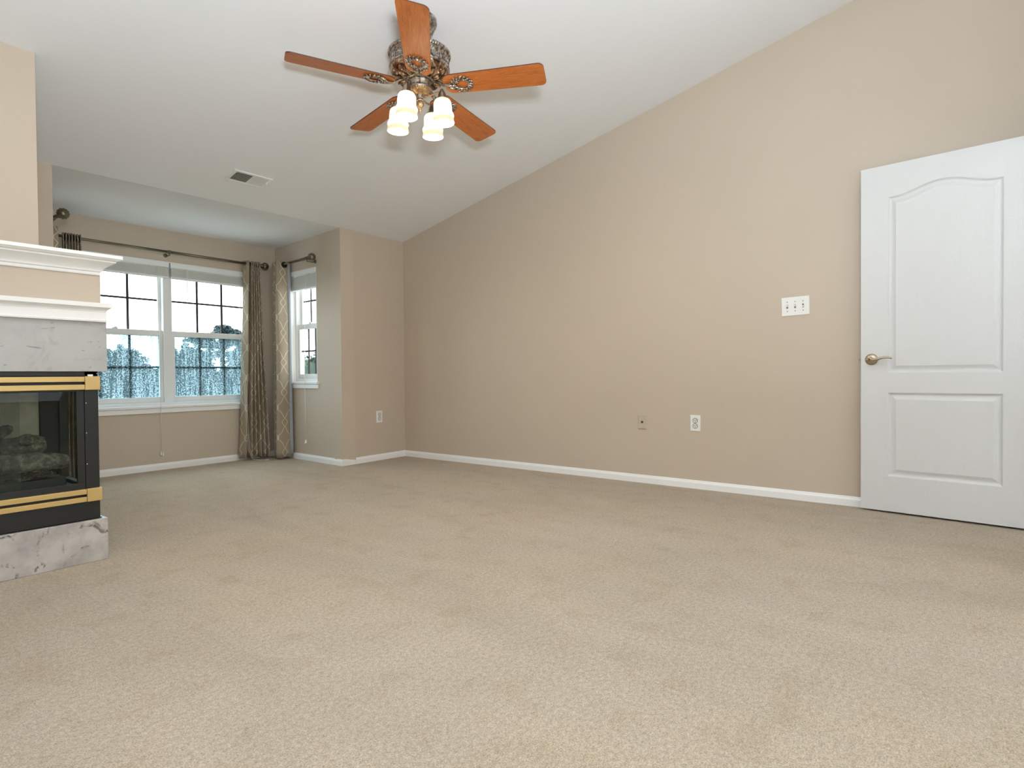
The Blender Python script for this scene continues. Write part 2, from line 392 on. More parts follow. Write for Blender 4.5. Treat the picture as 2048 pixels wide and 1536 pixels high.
# doorway wall beside the open door, just outside the right edge of the photo
mb = MB(); mb.box((3.12, -.43, 0), (3.2, -.31, ceil_z(3.2, -.4)+.02)); mb.box((4.03, -.43, 0), (XW, -.31, ceil_z(4.1, -.4)+.02)); mb.box((3.2, -.43, 2.06), (4.03, -.31, ceil_z(3.6, -.4)+.02))
struct(mb.build('wall_door', M_wall))
mb = MB(); mb.box((3.185, -.45, 0), (3.21, -.29, 2.06)); mb.box((4.012, -.45, 0), (4.04, -.29, 2.06)); mb.box((3.185, -.45, 2.048), (4.04, -.29, 2.07))
mb.box((3.12, -.31, 0), (3.19, -.295, 2.12)); mb.box((4.035, -.31, 0), (4.09, -.295, 2.12)); mb.box((3.19, -.31, 2.065), (4.035, -.295, 2.12))
struct(mb.build('trim_1', M_trim, bevel=.003))

# chimney chase
CH = V((.872, 3.54, 0)); mb = MB()
za = lambda x, y: ceil_z(x, y)+.03
mb.hexa([(XL, 3.54, 0), (.872, 3.54, 0), (.872, 4.55, 0), (XL, 4.55, 0), (XL, 3.54, za(XL, 3.54)), (.872, 3.54, za(.87, 3.54)), (.872, 4.55, za(.87, 4.55)), (XL, 4.55, za(XL, 4.55))])
struct(mb.build('wall_chimney', M_wall), 'taupe chimney breast above the fireplace mantel')

# baseboards
def baseboard(name, p0, p1, n, e0=0, e1=0, m0=0, m1=0):
    """profile swept from p0 to p1; n points into the room; m0/m1 mitre offsets"""
    p0, p1, n = V(p0), V(p1), V(n).normalized(); t = (p1-p0).normalized()
    prof = [(0, 0), (.014, 0), (.014, .040), (.011, .047), (.0075, .050), (.006, .056), (.003, .060), (0, .060)]
    a = [p0+n*d+t*(m0*d)+V((0, 0, z)) for d, z in prof]; b = [p1+n*d+t*(m1*d)+V((0, 0, z)) for d, z in prof]
    k = len(prof); mb = MB(); mb.add(a+b, [list(range(k)), list(range(k, 2*k))[::-1]]+[(i, i+k, (i+1) % k+k, (i+1) % k) for i in range(k)])
    return struct(mb.build(name, M_trim))
baseboard('baseboard_right', (XW, -.29, 0), B, (-1, 0, 0), m1=-1)
baseboard('baseboard_back', B, A, (0, -1, 0), m0=1, m1=1)
baseboard('baseboard_bay_right', A, Cc, (-1, .054, 0), m0=-1, m1=-1)
baseboard('baseboard_bay', Cc, (CL.x, WY, 0), (0, -1, 0), m0=1, m1=-1)
baseboard('baseboard_bay_left', CL, AL, (1, .047, 0), m0=1, m1=1)
baseboard('baseboard_back_left', AL, (.872, 4.55, 0), (0, -1, 0), m0=-1)

# ------------------------------------------------------------------ windows
def fr(mb, O, t, n, s0, s1, z0, z1, w, d0, d1, wb=None, wt=None):
    """rectangular frame ring in the wall plane; depth from d0 to d1 behind the wall face"""
    wb = wb or w; wt = wt or w
    def bx(a, b, c, d): hb(mb, O, t, n, a, b, c, d, d0, d1)
    bx(s0, s0+w, z0, z1); bx(s1-w, s1, z0, z1); bx(s0+w, s1-w, z0, z0+wb); bx(s0+w, s1-w, z1-wt, z1)
def hb(mb, O, t, n, a, b, c, d, d0, d1):
    P = lambda s, z, q: O+t*s+n*q+V((0, 0, z))
    mb.hexa([P(a, c, d0), P(b, c, d0), P(b, c, d1), P(a, c, d1), P(a, d, d0), P(b, d, d0), P(b, d, d1), P(a, d, d1)])
def window(name, O, t, n, s0, s1, z0, z1, units, zmeet, wet, cols, label, mh_low, mh_up, sill_drop):
    O, t, n = V(O), V(t).normalized(), V(n).normalized()
    root = empty(name, O+t*((s0+s1)/2)+n*.1+V((0, 0, z0)), kind='structure'); root['label'] = label
    mb = MB(); fr(mb, O, t, n, s0, s1, z0, z1, .030, .055, .143, wb=.036, wt=.03)
    for (a, b), (a2, b2) in zip(units[:-1], units[1:]): hb(mb, O, t, n, b, a2, z0+.03, z1-.03, .055, .143)
    mb.build('window_frame', M_vinyl, root, bevel=.003)
    # liner of the recess
    mb = MB(); hb(mb, O, t, n, s0-.001, s0+.012, z0, z1, .002, .055); hb(mb, O, t, n, s1-.012, s1+.001, z0, z1, .002, .055); hb(mb, O, t, n, s0, s1, z1-.012, z1+.001, .002, .055)
    mb.build('jamb_liner', M_trim, root)
    for (a, b) in units:
        # lower sash (inner plane) and upper sash (outer plane)
        lo = MB(); fr(lo, O, t, n, a, b, z0+.036, zmeet+.028, .030, .072, .104, wb=.046, wt=.05); ls = lo.build('lower_sash', M_vinyl, root, bevel=.003)
        hi = MB(); fr(hi, O, t, n, a, b, zmeet-.022, z1-.03, .024, .108, .138, wb=.05, wt=.03); us = hi.build('upper_sash', M_vinyl, root, bevel=.003)
        g = MB(); hb(g, O, t, n, a+.028, b-.028, z0+.08, zmeet-.02, .087, .091); g.build('glass_pane', M_rain if wet else M_glass, ls)
        g = MB(); hb(g, O, t, n, a+.022, b-.022, zmeet+.026, z1-.058, .121, .124); g.build('glass_pane', M_glass, us)
        for (k, zl, zh, ga, gb, d, mh, own) in ((0, z0+.08, zmeet-.02, a+.03, b-.03, .096, mh_low, ls), (1, zmeet+.026, z1-.058, a+.024, b-.024, .128, mh_up, us)):
            g = MB()
            for q in range(1, cols):
                x = ga+(gb-ga)*q/cols; hb(g, O, t, n, x-.0098, x+.0098, zl, zh, d, d+.008)
            hb(g, O, t, n, ga, gb, mh-.0088, mh+.0088, d+.0005, d+.0075)
            g.build('window_grille', M_grille, own)
        l = MB(); cx = (a+b)/2; hb(l, O, t, n, cx-.022, cx+.022, zmeet+.028, zmeet+.038, .075, .098); hb(l, O, t, n, cx-.006, cx+.018, zmeet+.038, zmeet+.046, .078, .09); l.build('sash_lock', M_vinyl, ls, bevel=.002)
    # sill board with apron
    sl = MB(); hb(sl, O, t, n, s0+.001, s1-.001, z0-.012, z0+.006, .0, .056); hb(sl, O, t, n, s0-.035, s1+.035, z0-.016, z0+.006, -.030, -.0005)
    hb(sl, O, t, n, s0-.022, s1+.022, z0-.016-sill_drop, z0-.016, -.016, -.0005)
    sl.build('window_sill', M_trim, root, bevel=.004)
    return root
window('window_1', (0, WY, 0), (1, 0, 0), (0, 1, 0), WX0, WX1, WZ0, WZ1, [(1.572, 2.335), (2.409, 3.168)], 1.236, True, 3,
       'white double window in the bay with rain-beaded lower panes', .93, 1.545, .045)
tR = (Cc-A).normalized(); nR = V((tR.y, -tR.x, 0))
window('window_2', A, tR, nR, RW0, RW1, RZ0, RZ1, [(RW0+.03, RW1-.03)], 1.336, False, 3, 'narrow white window on the right side of the bay', 1.09, 1.603, .045)
tL = (CL-AL).normalized(); nL = V((-tL.y, tL.x, 0))
window('window_3', AL, tL, nL, RW0, RW1, RZ0, RZ1, [(RW0+.03, RW1-.03)], 1.336, False, 3, 'narrow white window on the left side of the bay', 1.09, 1.603, .045)

# ------------------------------------------------------------------ blinds
def blind(O, t, n, s0, s1, ztop, zbot, label, cord=None, wand=None, spill=None):
    O, t, n = V(O), V(t).normalized(), V(n).normalized()
    root = empty('window_blind', O+t*((s0+s1)/2)+n*.03+V((0, 0, ztop)), label, 'window blind', 'raised white blinds in the bay windows')
    mb = MB(); hb(mb, O, t, n, s0, s1, ztop-.052, ztop-.002, -.004, .006); hb(mb, O, t, n, s0+.004, s1-.004, ztop-.045, ztop-.004, .007, .05)
    hb(mb, O, t, n, s0, s1, ztop-.012, ztop-.002, -.009, -.0035); mb.build('head_rail', M_vinyl, root, bevel=.003)
    mb = MB(); z = ztop-.055; k = 0
    while z > zbot+.016:
        j = .0012*math.sin(k*2.3); hb(mb, O, t, n, s0+.008, s1-.008, z-.0032, z-.0004, .002+j, .050+j); z -= .0047; k += 1
    sl = mb.build('slat_stack', M_slat, root)
    mb = MB(); hb(mb, O, t, n, s0+.008, s1-.008, zbot, zbot+.014, .002, .050); mb.build('bottom_rail', M_vinyl, root, bevel=.003)
    for q in (.18, .82):
        mb = MB(); x = s0+(s1-s0)*q; hb(mb, O, t, n, x-.012, x-.010, zbot, ztop-.05, .0005, .0015); hb(mb, O, t, n, x-.014, x+.0, ztop-.062, ztop-.05, -.008, .0015)
        mb.build('ladder_cord', M_cord, root)
    if cord:
        mb = MB(); s, zb = cord; P = lambda z, w, q: O+t*(s+w)+n*q+V((0, 0, z))
        mb.tube([P(ztop-.05, 0, -.008), P(ztop-.2, .002, -.012), P(ztop-.8, .001, -.034), P((ztop+zb)/2-.3, .003, -.035), P(zb, 0, -.033)], .0014, 6)
        mb.tube([P(ztop-.05, .009, -.008), P(ztop-.2, .008, -.012), P(ztop-.8, .008, -.034), P((ztop+zb)/2-.3, .006, -.035), P(zb, .003, -.033)], .0014, 6)
        cd_ = mb.build('pull_cord', M_cord, root)
        mb = MB(); mb.lathe([(.002, 0), (.004, -.004), (.0075, -.03), (.007, -.034)], P(zb+.01, 0, -.033), seg=10); mb.lathe([(.002, 0), (.004, -.004), (.0075, -.03), (.007, -.034)], P(zb+.004, .016, -.033), seg=10)
        mb.build('cord_tassel', M_plate, cd_)
    if spill:
        for o_ in (0, .012):
            mb = MB(); mb.tube([V(q)+V((o_, -o_*.5, 0)) for q in spill], .0013, 6); mb.build('pull_cord', M_cord, root)
            e_ = V(spill[-1])+V((o_, -o_*.5, 0)); mb = MB(); mb.tube([e_, e_+V((.02, -.006, .001))], .0045, 8); mb.build('cord_tassel', M_plate, root)
    if wand:
        mb = MB(); P = lambda z, q: O+t*wand+n*q+V((0, 0, z)); mb.tube([P(ztop-.05, -.008), P(ztop-.1, -.012), P(ztop-.33, -.014)], .0035, 8); mb.ball(P(ztop-.335, -.014), .006, 8, 6)
        mb.build('tilt_wand', M_plate, root)
    return root
blind((0, WY, 0), (1, 0, 0), (0, 1, 0), WX0+.014, 2.368, WZ1, 1.742, 'raised white blind over the left half of the double window', (2.262, .16), None)
blind((0, WY, 0), (1, 0, 0), (0, 1, 0), 2.380, WX1-.014, WZ1, 1.742, 'raised white blind over the right half of the double window', None, 2.52, [(3.08, 5.735, 1.84), (3.0, 5.71, 1.5), (2.985, 5.68, 1.1), (2.985, 5.60, .7), (2.99, 5.585, .3), (3.0, 5.58, .12), (3.03, 5.56, .02), (3.08, 5.53, .006), (3.13, 5.50, .005)])
blind(A, tR, nR, RW0+.014, RW1-.014, RZ1, 1.70, 'raised white blind in the narrow right side window of the bay', (RW0+.17, .20), None)
blind(AL, tL, nL, RW0+.014, RW1-.014, RZ1, 1.70, 'raised white blind in the left side window behind the chimney breast', None, None)

# ------------------------------------------------------------------ curtain rods
def finial(mb, p, d):
    d = V(d).normalized(); M = d.to_track_quat('Z', 'Y').to_matrix()
    mb.lathe([(.010, -.012), (.018, -.008), (.018, -.002), (.012, .003), (.012, .009), (.02, .012), (.02, .017), (.014, .02)], p, M, 20)
    c = V(p)+d*.051
    fl = lambda r, z, a, k: r*(1+.055*cos(12*a))
    mb.lathe([(.036*sin(pi*i/14)+.0005, -.036*cos(pi*i/14)) for i in range(15)], c, M, 72, rfun=fl)
    mb.ball(c+d*.037, .006, 12, 8)
def rod(p0, p1, inward, label, fin0=True, fin1=True, brackets=()):
    p0, p1, inw = V(p0), V(p1), V(inward); d = (p1-p0).normalized(); L = (p1-p0).length
    root = empty('curtain_rod', (p0+p1)/2, label, 'curtain rod')
    mb = MB(); mb.tube([p0, p0+d*L*.5], .0105, 14); mb.tube([p0+d*L*.5, p1], .0125, 14); mb.build('rod', M_rod, root)
    for fl, p, dr in ((fin0, p0, -d), (fin1, p1, d)):
        if fl: mb = MB(); finial(mb, p, dr); mb.build('finial', M_rod, root)
    for s, dist in brackets:
        q = p0+d*s; mb = MB()
        mb.tube([q-V((0, 0, .014)), q-V((0, 0, .03))-inw*.0, q-V((0, 0, .03))-inw*(dist*.6), q-inw*(dist-.002)-V((0, 0, .02))], .005, 8)
        mb.lathe([(.018, 0), (.018, .006), (.008, .008)], q-inw*dist-V((0, 0, .02)), V(inw).to_track_quat('Z', 'Y').to_matrix(), 16)
        mb.tube([q+d*a*.008-V((0, 0, .0)) for a in (-1, 1)], .017, 14)
        mb.build('bracket', M_rod, root)
    return root
RODZ = 1.962
rod((1.42, 5.662, RODZ), (3.20, 5.662, RODZ), (0, -1, 0), 'long pewter curtain rod across the double window', True, True, ((.92, .088),))
inR = -nR; inL = -nL
rp = lambda s, q, z: A+tR*s-nR*q+V((0, 0, z))
rod(rp(1.08, .09, RODZ), rp(.385, .09, RODZ), inR, 'short pewter curtain rod over the narrow right side window', False, True, ((.665, .088),))
lp = lambda s, q, z: AL+tL*s-nL*q+V((0, 0, z))
rod(lp(1.0, .118, 1.93), lp(.25, .118, 1.93), inL, 'short pewter curtain rod on the left side of the bay, only its ball end showing', False, True, ((.62, .116),))

# ------------------------------------------------------------------ curtains
def curtain(path_top, path_bot, ztop, zbot, label, grommets, lining=True):
    """path_*: lists of xy points (same length); smooth folded cloth between them"""
    def cr_(pts, n):
        out = []; m_ = len(pts)
        for i in range(m_-1):
            p = [V(pts[max(i-1, 0)]), V(pts[i]), V(pts[i+1]), V(pts[min(i+2, m_-1)])]
            for k in range(n):
                t = k/n; out.append(.5*((2*p[1])+(-p[0]+p[2])*t+(2*p[0]-5*p[1]+4*p[2]-p[3])*t*t+(-p[0]+3*p[1]-3*p[2]+p[3])*t**3))
        out.append(V(pts[-1])); return out
    tp, bt = cr_(path_top, 8), cr_(path_bot, 8); n = len(tp); nz = 28
    arc = [0]
    for i in range(1, n): arc.append(arc[-1]+((tp[i]-tp[i-1]).length+(bt[i]-bt[i-1]).length)/2)
    cx = sum((p for p in bt), V((0, 0)))/n
    root = empty('curtain', (cx.x, cx.y, zbot), label, 'curtain')
    mb = MB(); vs = []
    for j in range(nz+1):
        t = j/nz; z = ztop+(zbot-ztop)*t; k = t**1.3
        for i in range(n):
            q = tp[i].lerp(bt[i], k); wob = .004*sin(i*.35+z*5)*min(1, t*4)
            hem = .006*sin(i*.5)*(t > .99)
            vs.append(V((q.x+wob, q.y+wob*.6, z+hem))); mb.uv[j*n+i] = (arc[i], z)
    fs = [(j*n+i, (j+1)*n+i, (j+1)*n+i+1, j*n+i+1) for j in range(nz) for i in range(n-1)]
    mb.add(vs, fs, True); o = mb.build('curtain_fabric', M_curt, root)
    s = o.modifiers.new('thick', 'SOLIDIFY'); s.thickness = .004; s.offset = 0; o.data.materials.append(M_lining)
    for (x, y, dx, dy) in grommets:
        g = MB(); M = V((dx, dy, 0)).to_track_quat('Z', 'Y').to_matrix(); pr_ = []
        for k in range(17):
            a = 2*pi*k/16; pr_.append((.0225+.0085*cos(a), .0065*sin(a)))
        g.lathe(pr_, (x, y, ztop-.035+.0), M, 24); g.build('grommet', M_rodk, root)
    return root
# right end of the long rod
def zig(x0, x1, yc, amp, nf, start=1):
    out = []
    for i in range(nf*2+1):
        out.append((x0+(x1-x0)*i/(nf*2), yc+amp*(start if i % 2 == 0 else -start)))
    return out
t1 = [(3.040, 5.700), (3.060, 5.625)]+zig(3.085, 3.185, 5.662, .038, 5, 1)
b1 = [(2.965, 5.700), (3.005, 5.63)]+zig(3.035, 3.275, 5.658, .045, 5, 1)
curtain(t1, b1, RODZ+.027, .022, 'patterned taupe curtain gathered at the right end of the long rod', [(3.052, 5.660, 1, .25), (3.095, 5.662, 1, 0), (3.115, 5.662, 1, 0), (3.135, 5.662, 1, 0), (3.155, 5.662, 1, 0), (3.175, 5.662, 1, 0)])
# on the right side rod
def R2(s, q): p = rp(s, q, 0); return (p.x, p.y)
t2 = [R2(.905, .03), R2(.86, .035), R2(.85, .095), R2(.85, .16), R2(.885, .150), R2(.90, .04), R2(.925, .145), R2(.945, .04), R2(.97, .14), R2(.99, .05), R2(1.01, .13), R2(1.03, .06)]
b2 = [R2(.915, .02), R2(.865, .03), R2(.845, .10), R2(.845, .165), R2(.885, .175), R2(.905, .04), R2(.93, .155), R2(.95, .04), R2(.975, .145), R2(1.0, .05), R2(1.02, .13), R2(1.04, .07)]
cur2 = curtain(t2, b2, RODZ+.027, .022, 'patterned taupe curtain hanging beside the narrow right side window', [R2(.845, .09)+tuple((-tR).xy), R2(.893, .09)+tuple((-tR).xy), R2(.914, .09)+tuple((-tR).xy), R2(.936, .09)+tuple((-tR).xy)])
lq = MB(); vs = []
for j in range(21):
    k_ = j/20; z_ = RODZ+.02-(RODZ+.02-.05)*k_
    for (s_, q_) in ((.846, .054), (.846-.004*k_, .038), (.846-.012*k_, .026)): vs.append(rp(s_, q_, z_))
lq.add(vs, [(j*3+i, (j+1)*3+i, (j+1)*3+i+1, j*3+i+1) for j in range(20) for i in range(2)], True)
lo_ = lq.build('curtain_lining', M_lining, cur2); lo_['label'] = 'pale blue grey lining edge'
sm_ = lo_.modifiers.new('thick', 'SOLIDIFY'); sm_.thickness = .003
t3 = zig(1.66, 1.545, 5.662, .034, 6, -1)
curtain(t3, zig(1.69, 1.53, 5.66, .040, 6, -1), RODZ+.027, .022, 'patterned taupe curtain gathered at the left end of the long rod', [(1.652-.0192*k, 5.662, 1, 0) for k in range(6)])
def L2(s, q): p = lp(s, q, 0); return (p.x, p.y)
t4 = [L2(.74+.03*i, .07 if i % 2 else (.262 if i == 0 else .17)) for i in range(11)]
curtain(t4, t4, 1.957, .022, 'patterned taupe curtain strip just behind the left wall corner of the bay', [L2(.755+.03*i, .116)+tuple((-tL).xy) for i in range(10)])

# ------------------------------------------------------------------ fireplace
FX0 = -.25; FY = 3.12
root = empty('fireplace', (.4, 3.3, 0), 'black and brass gas fireplace in marble surround with white mantels', 'fireplace')
mb = MB(); mb.box((FX0, FY, 0), (1.004, 3.62, .190)); mb.build('hearth', M_marble_h, root, bevel=.003)
mb = MB(); mb.box((FX0, FY, .862), (1.013, FY+.03, 1.10)); mb.box((.983, FY+.03, .862), (1.013, 3.62, 1.10)); mb.build('marble_surround', M_marble_s, root, bevel=.0025)
mb = MB(); mb.box((FX0, FY+.012, 1.085), (.995, 3.62, 1.388)); mb.build('mantel_wall', M_wall, root)
# mantels: swept profiles around the front and right side
def mould(name, x, y, prof, mat):
    """prof: (out, z) list; runs along the front (y plane) and the right side (x plane)"""
    mb = MB(); k = len(prof); rows = []
    for (o, z) in prof:
        rows.append([V((FX0, y-o, z)), V((x+o, y-o, z)), V((x+o, 3.62, z))])
    vs = [p for r in rows for p in r]; fs = []
    for i in range(k):
        j = (i+1) % k
        for c_ in range(2): fs.append((i*3+c_, i*3+c_+1, j*3+c_+1, j*3+c_))
    fs.append([i*3 for i in range(k)]); fs.append([i*3+2 for i in range(k)][::-1])
    mb.add(vs, fs); return mb.build(name, mat, root)
def curve(a, b, n, bulge):
    (o0, z0), (o1, z1) = a, b; out = []
    for i in range(n+1):
        t = i/n; s = .5-.5*cos(pi*t) if bulge == 0 else (sin(pi*t/2) if bulge > 0 else 1-cos(pi*t/2))
        out.append((o0+(o1-o0)*s, z0+(z1-z0)*t))
    return out
crown = [(-.02, 1.300), (.006, 1.300), (.008, 1.306), (.008, 1.313), (.014, 1.316)]+curve((.015, 1.317), (.052, 1.354), 8, -1)+[(.056, 1.357), (.056, 1.362)]+curve((.060, 1.363), (.070, 1.371), 4, 1)+[(.077, 1.373), (.077, 1.388), (-.02, 1.388)]
mould('mantel_shelf', .985, FY+.012, crown, M_trim)
low = [(-.02, 1.087), (.027, 1.087), (.028, 1.094), (.024, 1.098), (.024, 1.132)]+curve((.025, 1.134), (.040, 1.150), 6, -1)+[(.044, 1.152), (.044, 1.171), (-.02, 1.171)]
mould('mantel_moulding', .985, FY+.012, low, M_trim)
# firebox body
FB = FY+.012
mb = MB()
mb.box((FX0, FB, .192), (.978, FB+.03, .275)); mb.box((FX0, FB+.012, .275), (.978, FB+.03, .333))
mb.box((FX0, FB+.012, .78), (.978, FB+.03, .862)); mb.box((FX0, FB, .842), (.978, FB+.012, .862))
mb.box((FX0, FB, .192), (.985, FB+.02, .196))
mb.box((.925, FB, .275), (.978, FB+.05, .862))
mb.box((FX0, 3.58, .192), (.978, 3.61, .862)); mb.box((.945, 3.56, .192), (.978, 3.61, .862)); mb.box((FX0, FB+.02, .845), (.978, 3.6, .862)); mb.box((FX0, FB+.02, .192), (.978, 3.6, .275))
mb.box((.95, FB+.05, .275), (.978, 3.56, .34)); mb.box((.95, FB+.05, .78), (.978, 3.56, .845))
mb.build('firebox_shell', M_black, root, bevel=.0015)
mb = MB(); mb.box((FX0, FB+.004, .333), (.925, FB+.014, .361)); mb.box((.895, FB+.004, .361), (.925, FB+.016, .78)); mb.box((FX0, FB+.006, .772), (.895, FB+.014, .78))
door_ = mb.build('glass_door', M_black, root, bevel=.0015)
mb = MB(); mb.box((FX0, FB+.016, .35), (.905, FB+.019, .785)); mb.build('door_glass', M_fglass, door_)
mb = MB(); mb.add([(FX0, FB+.024, .35), (.70, FB+.024, .35), (.70, FB+.024, .785), (FX0, FB+.024, .785)], [(0, 1, 2, 3)]); 
mb.build('mesh_screen', M_screen, door_)
mb = MB(); mb.box((.945, FB+.05, .33), (.949, 3.56, .79)); mb.build('end_glass', M_fglass, root)
# interior: rear refractory, side column, floor
mb = MB(); mb.box((FX0, 3.50, .275), (.85, 3.575, .80)); mb.build('rear_panel', M_refr, root, bevel=.004)
mb = MB(); mb.box((.852, 3.49, .275), (.902, 3.575, .845)); mb.box((FX0, FB+.03, .80), (.90, 3.575, .845)); mb.build('inner_frame', M_box, root)
mb = MB(); mb.box((FX0, FB+.02, .275), (.94, 3.50, .33)); mb.box((FX0, 3.215, .33), (.875, 3.49, .385)); mb.build('burner_tray', M_box, root, bevel=.003)
mb = MB(); N = 46; vs = []; random.seed(3)
for j in range(14):
    for i in range(N): 
        x = .0+.86*i/(N-1); y = 3.225+.255*j/13
        vs.append((x, y, .386+.018*random.random()))
mb.add(vs, [(j*N+i, j*N+i+1, (j+1)*N+i+1, (j+1)*N+i) for j in range(13) for i in range(N-1)], True); eb = mb.build('ember_bed', M_ember, root); eb['kind'] = 'stuff'
# brass trims
def brass(z0, z1, sl0, sl1):
    mb = MB(); y0 = FB-.010
    mb.box((FX0, y0, z0), (.925, FB+.01, sl0)); mb.box((FX0, y0, sl1), (.925, FB+.01, z1))
    mb.build('brass_trim', M_gold, root, bevel=.002)
    mb = MB(); mb.box((.9255, y0-.002, z0-.001), (.984, FB+.05, z1+.001)); mb.build('brass_corner', M_gold, root, bevel=.002)
brass(.780, .839, .8035, .8155); brass(.276, .333, .2985, .310)
mb = MB(); mb.box((.938, FB-.004, .8405), (.958, FB+.012, .849)); mb.build('latch_clip', M_plate, root)
for q in ((.93, FB-.001, .72), (.93, FB-.001, .585), (.93, FB-.001, .445), (.974, FB-.001, .853)):
    mb = MB(); mb.ball(q, .0024, 8, 6); mb.build('screw', M_plate, root)
# ceramic logs
def log(p0, p1, r0, r1, label, seed, knots=()):
    p0, p1 = V(p0), V(p1); rnd = random.Random(seed); d = (p1-p0); L = d.length; d.normalize()
    a = d.cross(V((0, 0, 1))).normalized(); b = a.cross(d); nL_, nS = 26, 20; ph = [rnd.uniform(0, 6.28) for _ in range(8)]
    root_ = (p0+p1)/2; mb = MB(); vs = []
    for i in range(nL_+1):
        t = i/nL_; r = r0+(r1-r0)*t
        if i in (0, nL_): r *= .75
        bend = V((0, 0, 1))*.012*sin(pi*t*1.5+ph[0])+a*.01*sin(pi*t*2+ph[1])
        for k in range(nS):
            q = 2*pi*k/nS; rr = r*(1+.10*sin(3*q+ph[2]+t*4)+.08*sin(7*q+ph[3]+t*9)+.07*sin(t*22+ph[4]+2*q)+.05*rnd.uniform(-1, 1))
            vs.append(p0+d*L*t+bend+a*rr*cos(q)+b*rr*sin(q))
    mb.add(vs, [(i*nS+k, i*nS+(k+1) % nS, (i+1)*nS+(k+1) % nS, (i+1)*nS+k) for i in range(nL_) for k in range(nS)]+[list(range(nS))[::-1], list(range(nL_*nS, (nL_+1)*nS))], True)
    for (t, dx, rr) in knots:
        c_ = p0+d*L*t+V((0, -r0*.5, r0*.5)); mb.ball(c_, rr, 10, 8, (1.2, 1, .9))
    mb.v = [p-root_ for p in mb.v]
    o = mb.build('ceramic_log', M_log); o.location = root_
    tag(o, label, 'fireplace log', 'ceramic logs in the fireplace'); return o
log((.12, 3.425, .520), (.85, 3.42, .528), .050, .044, 'grey ceramic log lying across the top at the back of the firebox', 1, ((.9, 0, .03),))
log((.10, 3.262, .470), (.90, 3.285, .462), .048, .036, 'pale ceramic log lying low across the front of the firebox', 2, ((.5, 0, .03),))
log((.56, 3.27, .556), (.72, 3.44, .608), .026, .022, 'short forked ceramic log leaning on the rear log', 4)
log((.60, 3.365, .442), (.82, 3.37, .440), .026, .022, 'stubby ceramic log lying by the right end glass of the firebox', 5)

# ------------------------------------------------------------------ interior door (open leaf)
p0 = V((4.0732, .4821, 0)); dv = V((-.0925, -.9957, 0)).normalized(); nv = V((dv.y, -dv.x, 0))   # nv points toward the room
if nv.x > 0: nv = -nv
DW, DZ0, DZ1, DT = .795, .012, 2.032, .035
root = empty('door_1', p0+dv*DW, kind='structure'); root['label'] = 'white two-panel interior door standing open against the right wall'
def DP(u, z, d=0): return p0+dv*u+V((0, 0, z))+nv*d
mb = MB()
U0, U1 = .137, .658
def arch(u):
    s = abs((u-(U0+U1)/2)/((U1-U0)/2))
    return 1.846+.052*(.5+.5*cos(pi*min(1, s/.92)))
def face(pts, smooth=False):
    n = len(pts); mb.add(pts, [list(range(n))], smooth)
Z1a, Z1b = .822, 1.846; Z2a, Z2b = .217, .708
NA = 48; us = [U0+(U1-U0)*i/NA for i in range(NA+1)]
face([DP(0, DZ0), DP(U0, DZ0), DP(U0, DZ1), DP(0, DZ1)]); face([DP(U1, DZ0), DP(DW, DZ0), DP(DW, DZ1), DP(U1, DZ1)])
face([DP(U0, DZ0), DP(U1, DZ0), DP(U1, Z2a), DP(U0, Z2a)]); face([DP(U0, Z2b), DP(U1, Z2b), DP(U1, Z1a), DP(U0, Z1a)])
for i in range(NA): face([DP(us[i], arch(us[i])), DP(us[i+1], arch(us[i+1])), DP(us[i+1], DZ1), DP(us[i], DZ1)])
# back and edges
face([DP(DW, DZ0, -DT), DP(0, DZ0, -DT), DP(0, DZ1, -DT), DP(DW, DZ1, -DT)])
for a_, b_ in (((0, DZ0), (0, DZ1)), ((0, DZ1), (DW, DZ1)), ((DW, DZ1), (DW, DZ0)), ((DW, DZ0), (0, DZ0))):
    face([DP(*a_), DP(*b_), DP(*b_, -DT), DP(*a_, -DT)])
PROF = [(0, 0), (.003, -.0015), (.006, -.005), (.010, -.0085), (.014, -.010), (.019, -.0100), (.026, -.0085), (.038, -.0035), (.041, -.002), (.043, -.0018)]
def panel(bottom, topf, name):
    pm = MB(); rings = []
    for (ins, dep) in PROF:
        a0, a1, b0 = U0+ins, U1-ins, bottom+ins; ring = [(a0, b0), (a1, b0)]
        tops = [(a1+(a0-a1)*i/NA) for i in range(NA+1)]
        for u in tops:
            uu = U0+(U1-U0)*(u-a0)/(a1-a0); ring.append((u, topf(uu)-ins))
        rings.append([DP(u, z, dep) for u, z in ring])
    k = len(rings[0])
    vs = [p for r in rings for p in r]
    pm.add(vs, [(r*k+i, r*k+(i+1) % k, (r+1)*k+(i+1) % k, (r+1)*k+i) for r in range(len(rings)-1) for i in range(k)])
    L_ = rings[-1]; zb = bottom+PROF[-1][0]
    nT = len(L_)-2
    for i in range(nT-1):
        q0, q1 = L_[2+i], L_[3+i]; pm.add([q0, q1, V((q1.x, q1.y, zb)), V((q0.x, q0.y, zb))], [(0, 1, 2, 3)])
    return pm.build(name, M_door, root)
slab = mb.build('door_slab', M_door, root)
panel(Z1a, arch, 'raised_panel'); panel(Z2a, lambda u: Z2b, 'raised_panel')
